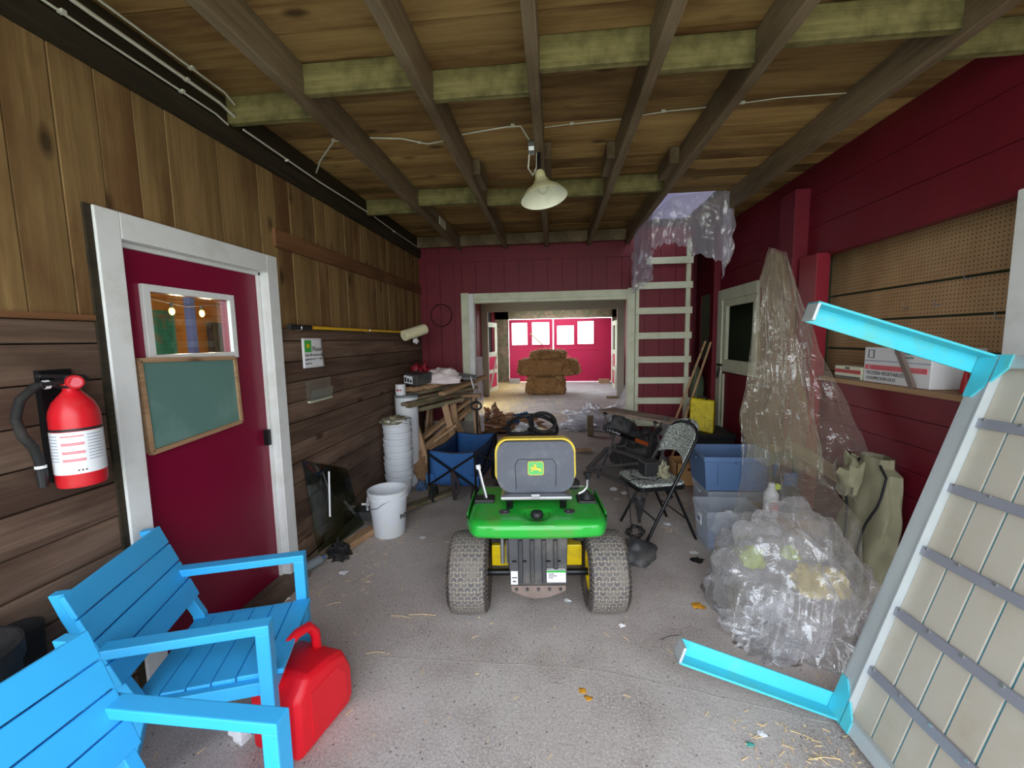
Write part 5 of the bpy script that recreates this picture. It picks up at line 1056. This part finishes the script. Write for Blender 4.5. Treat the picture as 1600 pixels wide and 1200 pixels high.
# boxes on the sill
t=thing('food_carton','white food carton with a pink stripe on the pegboard sill','box',(2.2,2.86,1.27))
MB().box(2.10,2.38,2.60,3.12,1.27,1.50).build('carton_body','paper',t,world=True,bevel=.003)
MB().box(2.094,2.10,2.62,3.10,1.355,1.385).build('pink_stripe','labelpink',t,world=True)
MB().box(2.095,2.10,2.60,3.12,1.41,1.414).build('lid_edge','labelblue',t,world=True)
text('FROZEN VEGETABLES',.032,(2.097,3.09,1.322),(0,-1,0),(0,0,1),'darkgrey',t); text('LEGUMES SURGELES',.028,(2.097,3.09,1.29),(0,-1,0),(0,0,1),'darkgrey',t)
text('C',.03,(2.093,3.07,1.36),(0,-1,0),(0,0,1),'labelw',t); text('FROZEN VEGETABLES',.02,(2.097,2.86,1.46),(0,-1,0),(0,0,1),'darkgrey',t); text('KEEP FROZEN',.018,(2.097,2.83,1.437),(0,-1,0),(0,0,1),'darkgrey',t)
slab_with_holes(MB(),0,.055,0,.001,0,.055,[(.004,.051,.004,.051)]); MB().box(2.096,2.10,3.03,3.08,1.43,1.433).box(2.096,2.10,3.03,3.08,1.48,1.483).box(2.096,2.10,3.03,3.033,1.43,1.483).box(2.096,2.10,3.077,3.08,1.43,1.483).build('stamp_frame','darkgrey',t,world=True)
t=thing('small_carton','small cream carton with a dark red stripe left of the white food carton','box',(2.2,3.28,1.27))
MB().box(2.10,2.3,3.14,3.42,1.27,1.36).build('carton_body','cream',t,world=True,bevel=.003); MB().box(2.094,2.10,3.15,3.41,1.31,1.335).build('red_stripe','labelred',t,world=True); MB().box(2.094,2.10,3.15,3.41,1.275,1.288).build('dark_band','darkgrey',t,world=True); MB().box(2.094,2.10,3.26,3.30,1.34,1.352).build('print_mark','darkgrey',t,world=True)
tag(MB().lathe([(.022,0),(.018,.06),(.006,.14),(.001,.145)],None,14).build('red_cone_tip','labelred',origin=False,smooth=True),'small red pointed nozzle on the sill right of the food carton','nozzle').location=(2.16,2.46,1.27)
tag(MB().bar((2.03,2.62,1.28),(2.06,2.86,1.62),.035,.02,up=(1,0,0)).build('dark_bar','rust',bevel=.003),'dark brown bar leaning in front of the food carton','bar')
# ============================================================ OVERTURNED TABLE
B=Vector((1.13953,1.76305,.02)); u=Vector((.32071,.03502,.94653)); v=Vector((.01569,-.99937,.03166)); n=Vector((-.94705,-.0047,.32106)); L=1.569
TM=Matrix((u,v,n)).transposed().to_4x4(); 
if TM.to_3x3().determinant()<0: pass
t=thing('slatted_table','grey slatted outdoor table with turquoise legs tipped on its side at the right','table',mtx=Matrix.Translation(B))
def TB(mb,u0,u1,v0,v1,n0,n1): return mb.ob(B+u*u0+v*v0+n*n0,u*(u1-u0),v*(v1-v0),n*(n1-n0))
Wv=.96
for v0 in (0,Wv-.075): TB(MB(),0,L,v0,v0+.075,-.012,.0).build('side_rail','alu',t,world=True,bevel=.003)
TB(MB(),0,L,0,.006,-.055,.0).build('rail_lip','alu',t,world=True); TB(MB(),0,L,.072,.078,-.03,.006).build('rail_lip','alu',t,world=True); TB(MB(),0,L,-.012,.0,-.05,-.02).build('edge_trim','alu',t,world=True)
for u0 in (0,L-.05): TB(MB(),u0,u0+.05,.0,Wv,-.014,.002).build('end_rail','alu',t,world=True,bevel=.003)
TB(MB(),.05,.056,.05,Wv,-.035,.004).build('rail_lip','alu',t,world=True)
ns=8; sw_=(Wv-.15)/ns
TB(MB(),.03,L-.03,.03,Wv-.03,-.048,-.031).build('top_backing','bluegap',t,world=True)
for k in range(ns): 
    a=.075+k*sw_; TB(MB(),.03,L-.03,a+.0035,a+sw_-.0035,-.04,-.026).build('slat','slat',t,world=True,bevel=.002)
for k in range(1,6):
    uu=L*k/6
    b=TB(MB(),uu-.018,uu+.018,.06,Wv-.06,-.026,-.010).build('cross_batten','alu2',t,world=True,bevel=.003)
    for j in range(7): 
        p=B+u*(uu+.014)+v*(.10+j*.125)+n*-.010; MB().cyl(p,p+n*.005,.006,n=8).build('screw','steel',b,world=True)
for uu,s_ in ((0,1),(L,-1)):
    e=uu; ua,ub=sorted((e,e+s_*.075)); 
    lg=MB(); TB(lg,ua,ub,-.012,-.004,-.02,.672); uc,ud=sorted((e,e+s_*.010)); TB(lg,uc,ud,-.012,.06,-.02,.672); lg.build('table_leg','blue2',t,world=True,bevel=.002)
    TB(MB(),ua,ub,-.012,.06,.660,.672).build('foot_cap','alu',t,world=True,bevel=.002)
    g=MB(); vs=[B+u*(e+s_*a)+v*b_+n*.006 for a,b_ in ((0,0),(.17,0),(.17,.03),(.05,.12),(0,.12))]; vs+= [q-n*.008 for q in vs]; g.add(vs,[(0,1,2,3,4),(9,8,7,6,5)]+[(i,(i+1)%5,5+(i+1)%5,5+i) for i in range(5)]); g.build('corner_gusset','blue2',t,world=True)
# ============================================================ FOLDING CHAIR
F2=Vector((.682,3.20,0)); F1=Vector((.564,3.63,0)); F3=Vector((1.10,3.33,0)); F4=Vector((.985,3.76,0))
t=thing('folding_chair','black metal folding chair with speckled grey seat and back','chair',(.83,3.48,0))
f=Vector((-.964,-.264,0)); wv=(F2-F1).normalized()
def side(F): 
    top=F-f*.42+Vector((0,0,.80)); return top
T1=side(F1+wv*.02); T2=side(F2-wv*.02)
mid=(T1+T2)/2+Vector((0,0,.10))-f*.05
arch=[F2+Vector((0,0,.005)),F2.lerp(T2,.5),T2]
for k in range(1,8):
    a=math.pi*k/8; arch.append((T1+T2)/2+(T2-T1)/2*math.cos(a)+(Vector((0,0,.10))-f*.045)*math.sin(a))
arch+=[T1,F1.lerp(T1,.5),F1+Vector((0,0,.005))]
MB().tube(arch,.0125,10).build('front_leg_tube','blackm',t,world=True,smooth=True)
S=Vector((0,0,.44)); c0=(F1+F2)/2
for F,sgn in ((F3,-1),(F4,1)):
    Tt=F+f*.20+Vector((0,0,.43)); MB().tube([F,Tt],.0115,10).build('rear_leg','blackm',t,world=True,smooth=True)
MB().tube([F3.lerp(F3+f*.20+Vector((0,0,.43)),.4),F4.lerp(F4+f*.20+Vector((0,0,.43)),.4)],.006,6).build('cross_bar','blackm',t,world=True)
MB().tube([F2.lerp(T2,.23),F1.lerp(T1,.23)],.008,6).build('cross_bar','blackm',t,world=True)
cen=(F1+F2)/2-f*.155+Vector((0,0,.43)) 
def rpoly(a,b_,r_,nn_=6):
    out=[]
    for sx,sy,a0 in ((1,-1,-90),(1,1,0),(-1,1,90),(-1,-1,180)):
        for k in range(nn_+1): an=R(a0+90*k/nn_); out.append((sx*(a-r_)+r_*math.cos(an),sy*(b_-r_)+r_*math.sin(an)))
    return out
MB().prism(rpoly(.205,.205,.06),cen+Vector((0,0,-.015)),f,wv,(0,0,.03)).build('seat_pan','blackm',t,world=True,bevel=.004,smooth=True)
MB().prism(rpoly(.20,.20,.06),cen+Vector((0,0,.015)),f,wv,(0,0,.025)).build('seat_pad','speckle',t,world=True,bevel=.01,smooth=True)
bc=(T1+T2)/2; ud=(T2-F2).normalized()
def bk_(u_,v_):
    h=-.20+.335*v_; hw=.198 if v_<.55 else .198*math.sqrt(max(.0,1-((v_-.55)/.47)**2))
    if v_<.15: hw*=.97
    x=(u_*2-1)*hw; h2=h+ (0 if v_>.3 else -(.05)*(1-abs(u_*2-1))*0+.05*(1-(u_*2-1)**2)*(1-v_/.3))
    return bc+wv*x+ud*h2-f*(.03*(1-(x/.2)**2)-.0)+f*.008
MB().grid(bk_,20,20).build('back_pad','speckle',t,world=True,smooth=True,solid=.02)
MB().grid(lambda u_,v_:bk_(.41+.18*u_,.86+.15*v_)+f*.014,8,6).build('hand_hold','black',t,world=True,smooth=True,solid=.006)
t=thing('black_device','dusty black box shaped device on the folding chair seat','device',tuple(cen+Vector((0,0,.045))))
MB().ob(cen+Vector((-.06,-.05,.045)),(.14,.03,0),(-.03,.12,0),(0,0,.12)).build('device_body','black',t,world=True,bevel=.012)
MB().blob(cen+Vector((.09,-.01,.04)),.05,.06,.08,3,.35,6,24,14,crease=True).build('dusty_side','khaki',t,world=True,smooth=True)
t=thing('power_cord','black power cord draped over the chair seat down to a tangle on the floor','cord',(.66,3.4,0))
pts=[cen+Vector((-.02,.02,.10)),cen+Vector((-.14,.02,.12)),cen+Vector((-.17,-.05,.055)),cen+Vector((-.1,-.13,.055)),cen+Vector((-.0,-.15,.052)),cen+Vector((.06,-.08,.055))]
MB().tube(pts,.004,6).build('upper_loop','black',t,world=True,smooth=True)
MB().tube([cen+Vector((-.1,-.13,.055)),cen+Vector((-.22,-.10,.03)),(.60,3.42,.28),(.61,3.42,.12),(.62,3.40,.01)],.004,6).build('drop','black',t,world=True,smooth=True)
rr_=random.Random(8)
MB().tube([(.645+.06*math.cos(k*.55)*(1+.4*math.sin(k*1.3)),3.40+.10*math.sin(k*.55+.3)*(1+.3*math.cos(k)),.008+.022*abs(math.sin(k*1.9))) for k in range(48)],.0035,5).build('tangle','black',t,world=True,smooth=True)
t=thing('funnel','small grey funnel under the front of the folding chair','funnel',(.72,3.62,0)); MB().lathe([(.012,0),(.014,.05),(.05,.20),(.052,.21),(.046,.20),(.01,.06)],Matrix.Translation((.72,3.62,.0)),20).build('cone','darkgrey',t,world=True,smooth=True)
tag(MB().blob((.56,3.02,0),.17,.13,.10,6,.15,3,30,18).build('black_pouch','darkgrey',smooth=True),'black fabric pouch on the floor behind the right rear tire','pouch')
# ============================================================ WORKBENCH
t=thing('folding_workbench','black folding workbench with two worn wooden jaws near the ladder','workbench',(.82,4.6,0))
A=Vector((.50,4.93,.74)); Bv=Vector((1.10,4.20,.74)); dd=(Bv-A); sd=Vector((dd.y,-dd.x,0)).normalized()*-1
for k in range(2): MB().ob(A+sd*(k*.125),dd,sd*.11,(0,0,.03)).build('jaw','plankgrey',t,world=True,bevel=.004)
for k in (0,1):
    q=A+dd*(.12+.72*k)
    MB().tube([q+sd*-.02,q+sd*.25],.016,8).build('rail_bar','blackm',t,world=True)
    MB().tube([q+sd*-.02,q+sd*.12+Vector((0,0,-.35)),q+sd*-.12+Vector((0,0,-.73))],.013,8).build('front_leg','dusty',t,world=True,smooth=True)
    MB().tube([q+sd*.25,q+sd*.12+Vector((0,0,-.35)),q+sd*.34+Vector((0,0,-.73))],.013,8).build('rear_leg','dusty',t,world=True,smooth=True)
p0=A+dd*.10-sd*.03+Vector((0,0,-.19)); p1=A+dd*.62-sd*.06+Vector((0,0,-.23))
MB().ob(p0,(p1-p0),sd*.015,(0,0,.05)).build('nameplate','blackm',t,world=True)
text('Black & Decker',.045,tuple(p0-sd*.002+Vector((0,0,.012))),tuple(p1-p0),(0,0,1),'labelw',t)
MB().ob(p1,(p1-p0)*.45,sd*.02,(0,0,.04)).build('orange_step','orange',t,world=True,bevel=.004)
MB().tube([A+dd*.1+sd*-.02+Vector((0,0,-.02)),A+dd*.4-sd*.03+Vector((0,0,-.14))],.006,6).build('crank_rod','steel',t,world=True)
MB().blob(A+dd*.22+sd*.1+Vector((0,0,-.20)),.14,.1,.12,3,.2,3,24,14).build('motor_lump','darkgrey',t,world=True,smooth=True)
MB().blob(A+dd*.92+sd*.05+Vector((0,0,-.12)),.07,.07,.12,9,.4,5,20,12,crease=True).build('clamp','dusty',t,world=True,smooth=True)
t=thing('hose_loop','thick black hose loop hanging in front of the workbench by the chair back','hose',(.95,4.15,0))
MB().tube([(1.02,4.2,.70),(.93,4.1,.66),(.89,4.05,.52),(.91,4.05,.35),(.97,4.08,.24),(1.05,4.12,.18),(1.12,4.15,.03)],.025,10).build('hose_tube','blackr',t,world=True,smooth=True)
t=thing('dusty_frame_stand','dusty grey folded frame with mesh lying on the floor below the workbench','frame',(.6,4.6,0))
fp=[(.36,4.62,.16),(.82,3.98,.16),(1.0,4.5,.28),(.62,5.0,.30)]
for a,b_ in ((0,1),(1,2),(2,3),(3,0),(0,2)): MB().bar(fp[a],fp[b_],.055,.025).build('bar','dusty',t,world=True,bevel=.003)
MB().add([Vector(fp[0])+Vector((0,0,.01)),Vector(fp[1])+Vector((0,0,.01)),fp[2],fp[3]],[(0,1,2,3)]).build('mesh_panel','mesh',t,world=True)
for p in (fp[0],fp[1],(.75,4.62,.2)): MB().cyl(p,(p[0],p[1],0),.012,n=8).build('foot','dusty',t,world=True)
t=thing('wood_stump','short dark post stump on the floor left of the workbench','stump',(.58,6.9,0)); MB().box(.52,.62,6.86,6.95,0,.34).build('post','lumber_old',t,world=True,bevel=.006)
tag(MB().blob((1.02,5.35,.0),.28,.22,.35,17,.3,4,30,18,crease=True).build('dark_bundle','darkgrey',smooth=True),'dark dusty bundle behind the workbench at the ladder foot','bundle')
# ============================================================ BACK ROOM THINGS
t=thing('crumpled_tarp','tan and blue tarp lying rumpled on the floor beyond the wagon','tarp',(-.9,7.5,0))
MB().blob((-.90,7.55,0),.56,.42,.17,51,.35,5,60,30,crease=True).build('tan_side','tarp',t,world=True,smooth=True)
MB().blob((-1.15,7.62,.02),.20,.32,.22,53,.4,5,40,20,crease=True).build('tan_fold','tarp',t,world=True,smooth=True)
for c_ in ((-1.12,7.4,.05),(-.75,7.28,.03),(-.58,7.55,.08)): MB().blob(c_,.15,.08,.13,int(c_[0]*-10),.4,5,24,14,crease=True).build('blue_side','tarpblue',t,world=True,smooth=True)
t=thing('floor_film','crumpled clear plastic film spread on the floor beyond the workbench','plastic film',(.9,7.9,0))
MB().blob((.85,7.8,0),.50,.50,.22,61,.35,6,80,40,crease=True).build('film_heap','plastic3',t,world=True,smooth=True); MB().blob((.50,7.5,0),.35,.22,.08,63,.4,6,60,30,crease=True).build('film_tail','plastic3',t,world=True,smooth=True)
tag(ruled([((1.40,8.1,1.28),(1.66,8.3,1.30)),((1.32,7.95,.9),(1.6,8.2,.9)),((1.17,7.8,.5),(1.5,8.1,.5)),((.95,7.65,.05),(1.35,7.95,.05))],.04,71,5,30,30).build('draped_film','plastic3',smooth=True),'white hazy film draped down beside the right doorway post','plastic film')
tag(MB().ob((1.30,7.6,0),(.35,.1,0),(.02,.06,0),(.22,.05,1.05)).build('leaning_board','plankgrey',bevel=.003),'grey board leaning behind the right doorway post','board')
tag(MB().grid(lambda u_,v_:Vector((-1.14+.10*u_+.02*noise.noise(Vector((u_*3,v_*8,1))),6.0+.1*u_,1.35-1.1*v_+.0*u_-.0)),10,30).build('hung_white_film','plastic3',smooth=True),'strip of white film hanging just behind the left doorway post','plastic film')
def bale(name,x0,x1,y0,y1,z0,z1,seed,label,rnd_=.0):
    t=thing(name,label,'hay bale',((x0+x1)/2,(y0+y1)/2,z0)); cx_,cy_,cz_=(x0+x1)/2,(y0+y1)/2,(z0+z1)/2; hx,hy,hz=(x1-x0)/2,(y1-y0)/2,(z1-z0)/2
    def fn(u_,v_):
        a=2*math.pi*u_; ph=math.pi*(v_-.5); d=Vector((math.cos(ph)*math.cos(a),math.cos(ph)*math.sin(a),math.sin(ph)))
        e=.30+rnd_; q=Vector((math.copysign(abs(d.x)**e,d.x)*hx,math.copysign(abs(d.y)**e,d.y)*hy,math.copysign(abs(d.z)**e,d.z)*hz))
        k=1+.13*noise.noise(q*5+Vector((seed*3.3,0,0)))+.09*noise.noise(q*17); return Vector((cx_,cy_,cz_))+q*k
    MB().grid(fn,56,32).build('bale_body','hay',t,world=True,smooth=False)
    r_=random.Random(seed); s=MB()
    for k in range(260):
        p=fn(r_.random(),r_.random()**.8); d=(p-Vector((cx_,cy_,cz_))).normalized()+Vector((r_.uniform(-.5,.5),r_.uniform(-.5,.5),r_.uniform(-.3,.7))); 
        s.bar(p-d*.01,p+d*r_.uniform(.02,.08),.004,.003,up=(.1,.2,1))
    o=s.build('loose_stalks','straw',t,world=True); o['kind']='stuff'
bale('hay_bale',-.80,.30,11.95,12.75,0,.50,1,'lowest hay bale standing on the floor of the far room')
bale('hay_bale',-1.02,.70,12.05,12.7,.49,1.03,2,'widest hay bale lying across the lowest one',.15)
bale('hay_bale',-.70,.36,12.1,12.6,.98,1.27,3,'small peaked hay bale on top of the stack',.35)
tag(MB().box(-1.62,-1.25,15.1,15.4,0,.16).build('concrete_block','foundation',bevel=.01),'grey block on the floor left of the hay by the far doors','block'); tag(MB().box(1.55,1.9,14.9,15.2,0,.14).build('wood_block','lumber'),'wooden block on the floor near the right end of the far doors','block')
tag(MB().box(1.35,1.72,11.2,11.3,0,.06).build('floor_batten','lumber_old'),'short brown batten on the floor by the right grey post','batten')
# near left corner
t=thing('black_tub','black plastic tub standing by the left wall behind the nearest armchair','tub',(-1.63,.90,0))
MB().lathe([(.001,0),(.11,0),(.13,.70),(.14,.72),(.14,.77),(.132,.77),(.126,.7),(.105,.02),(.001,.015)],None,32).build('tub_body','blackr',t,smooth=True)
# ============================================================ FLOOR LITTER
rl=random.Random(17)
def bit(name,x,y,s_,m_,label,cat,fl=.5):
    return tag(MB().blob((x,y,0),s_,s_*.8,s_*fl,rl.randint(1,99),.45,6,12,8,crease=True).build(name,m_,smooth=True),label,cat)
bit('paper_ball',-1.29,1.47,.05,'paper','crumpled white paper between the armchairs and the jerrycan','paper',.9)
bit('bottle_top',.07,2.47,.02,'labelw','small white cap on the floor behind the hitch plate','cap',.3)
bit('paper_scrap',.363,2.26,.018,'paper','white scrap on the floor under the right rear tire','paper scrap')
bit('dead_leaf',.835,2.47,.035,'leaf','tan dead leaf on the floor right of the tractor','leaf',.15)
bit('foil_scrap',.945,2.47,.025,'steel','shiny scrap beside the tan leaf','scrap',.2)
bit('dead_leaf',.115,1.80,.018,'leaf','brown yellow leaf on the floor in the middle foreground','leaf',.15); bit('dead_leaf',.14,1.76,.016,'leaf','yellow leaf tip beside the brown yellow leaf in the foreground','leaf',.15)
bit('paper_scrap',-1.08,3.23,.025,'paper','white scrap on the floor right of the open pail','paper scrap',.15)
bit('paper_scrap',-1.70,2.36,.03,'paper','white scrap on the worn threshold','paper scrap',.2); bit('paper_scrap',-1.48,2.68,.03,'paper','white scrap on the floor below the glass sheet','paper scrap',.2)
bit('paper_scrap',.82,1.64,.018,'paper','white scrap on the floor in front of the table leg','paper scrap',.2); bit('plastic_bit',.75,1.59,.012,'teal','tiny teal bit on the floor in front of the table leg','scrap')
bit('paper_scrap',.61,4.42,.035,'paper','white and blue scrap on the floor left of the chair seat','paper scrap',.5); bit('paper_scrap',.70,4.3,.03,'paper','white curl of paper near the chair seat edge','paper scrap',.6); bit('paper_scrap',.60,4.15,.025,'paper','small white scrap left of the chair legs','paper scrap',.3)
bit('paper_scrap',.95,3.6,.03,'paper','white scrap under the folding chair','paper scrap',.3); bit('dirt_clump',1.0,3.0,.04,'dark','dark dirt clump by the foot of the clear tote','dirt',.3); bit('dirt_clump',1.12,2.85,.05,'dark','dark dirt streak in front of the clear tote','dirt',.2); bit('paper_scrap',1.02,3.12,.03,'paper','white feather like scrap in front of the clear tote','paper scrap',.15)
for (x,y,a,l,lb) in ((-.78,2.265,2,.16,'long pale straw beside the left rear tire'),(-.90,2.24,-6,.12,'second straw just below the long one'),(-.93,1.95,8,.10,'short straw stalk right of the jerrycan'),(-1.36,2.33,28,.08,'short straw near the armchair leg'),(-.83,3.154,0,.10,'pale stick in front of the left rear tire'),(.60,2.18,22,.12,'dark twig at the tip of the lower table leg'),(1.0,1.55,5,.12,'straw near the bottom corner of the table'),(.40,4.9,3,.14,'thin straw in the aisle behind the seat')):
    c_=Vector((x,y,.004)); d_=Vector((math.cos(R(a)),math.sin(R(a)),0))*l/2; mid_=c_+Vector((0,.006,.002))
    tag(MB().tube([c_-d_,mid_,c_+d_],.0016,5).build('straw_stalk','straw' if 'twig' not in lb else 'strapm',smooth=True),lb,'straw')
s=MB()
for k in range(900):
    q=rl.random()
    if q<.35: x,y=rl.uniform(-1.75,-1.2),rl.uniform(2.4,5.3)
    elif q<.6: x,y=rl.uniform(.6,1.3),rl.uniform(3.3,4.8)
    elif q<.75: x,y=rl.uniform(.7,1.3),rl.uniform(1.2,1.7)
    else: x,y=rl.uniform(-1.7,1.9),rl.uniform(1.2,6)
    a=rl.uniform(0,math.pi); l=rl.uniform(.004,.02); d_=Vector((math.cos(a),math.sin(a),0))*l
    s.bar(Vector((x,y,.003))-d_,Vector((x,y,.004))+d_,.0022,.002)
tag(s.build('straw_litter','straw',origin=False),'fine straw litter scattered over the concrete floor','straw',kind='stuff')
s=MB()
for k in range(1500):
    x,y=rl.uniform(-1.9,.2),rl.uniform(8.2,15)
    if x>-.9 and rl.random()<.7: continue
    a=rl.uniform(0,math.pi); l=rl.uniform(.02,.07); d_=Vector((math.cos(a),math.sin(a),0))*l
    s.bar(Vector((x,y,.005))-d_,Vector((x,y,.008))+d_,.006,.004)
tag(s.build('straw_bedding','straw',origin=False),'golden loose straw on the left floor of the back rooms','straw',kind='stuff')

cr_=MB(); prev=None
for k in range(60):
    x=-.9+k*.045; y=1.93-.22*max(0,(x-.15))**1.1+.012*noise.noise(Vector((x*9,3,1))); p=Vector((x,y,.0012))
    if prev is not None: cr_.bar(prev,p,.0035*(1+noise.noise(Vector((x*20,0,0)))),.0012)
    prev=p
struct(cr_,'floor_crack','foundation','pale crack running across the foreground concrete',origin=False)

tag(MB().box(-1.797,-1.79,.93,1.0,.80,.84).build('paper_shred','paper'),'torn white paper shred stuck on the left planks below the extinguisher','paper scrap')

tag(MB().box(2.02,2.1,5.72,5.84,0,2.93).build('corner_post','red',bevel=.004),'dark red corner post between the stall door and the ladder alcove','post')
struct(MB().box(LX,LX+.012,D0-.128,D0-.101,0,DT+.11),'casing_shadow_strip','darkwood','dark strip standing in for the shadow gap beside the white door casing',origin=False)  # shade beside the casing laid on as a dark strip
for x,y,lb in ((-1.73,1.12,'black rubber boot standing behind the far armchair near the tub'),):
    t=thing('rubber_boot',lb,'boot',(x,y,0)); MB().lathe([(.045,0),(.05,.05),(.045,.3),(.055,.68),(.058,.70),(.05,.70),(.04,.3)],Matrix.Translation((x,y,0)),20).build('shaft','blackr',t,world=True,smooth=True)
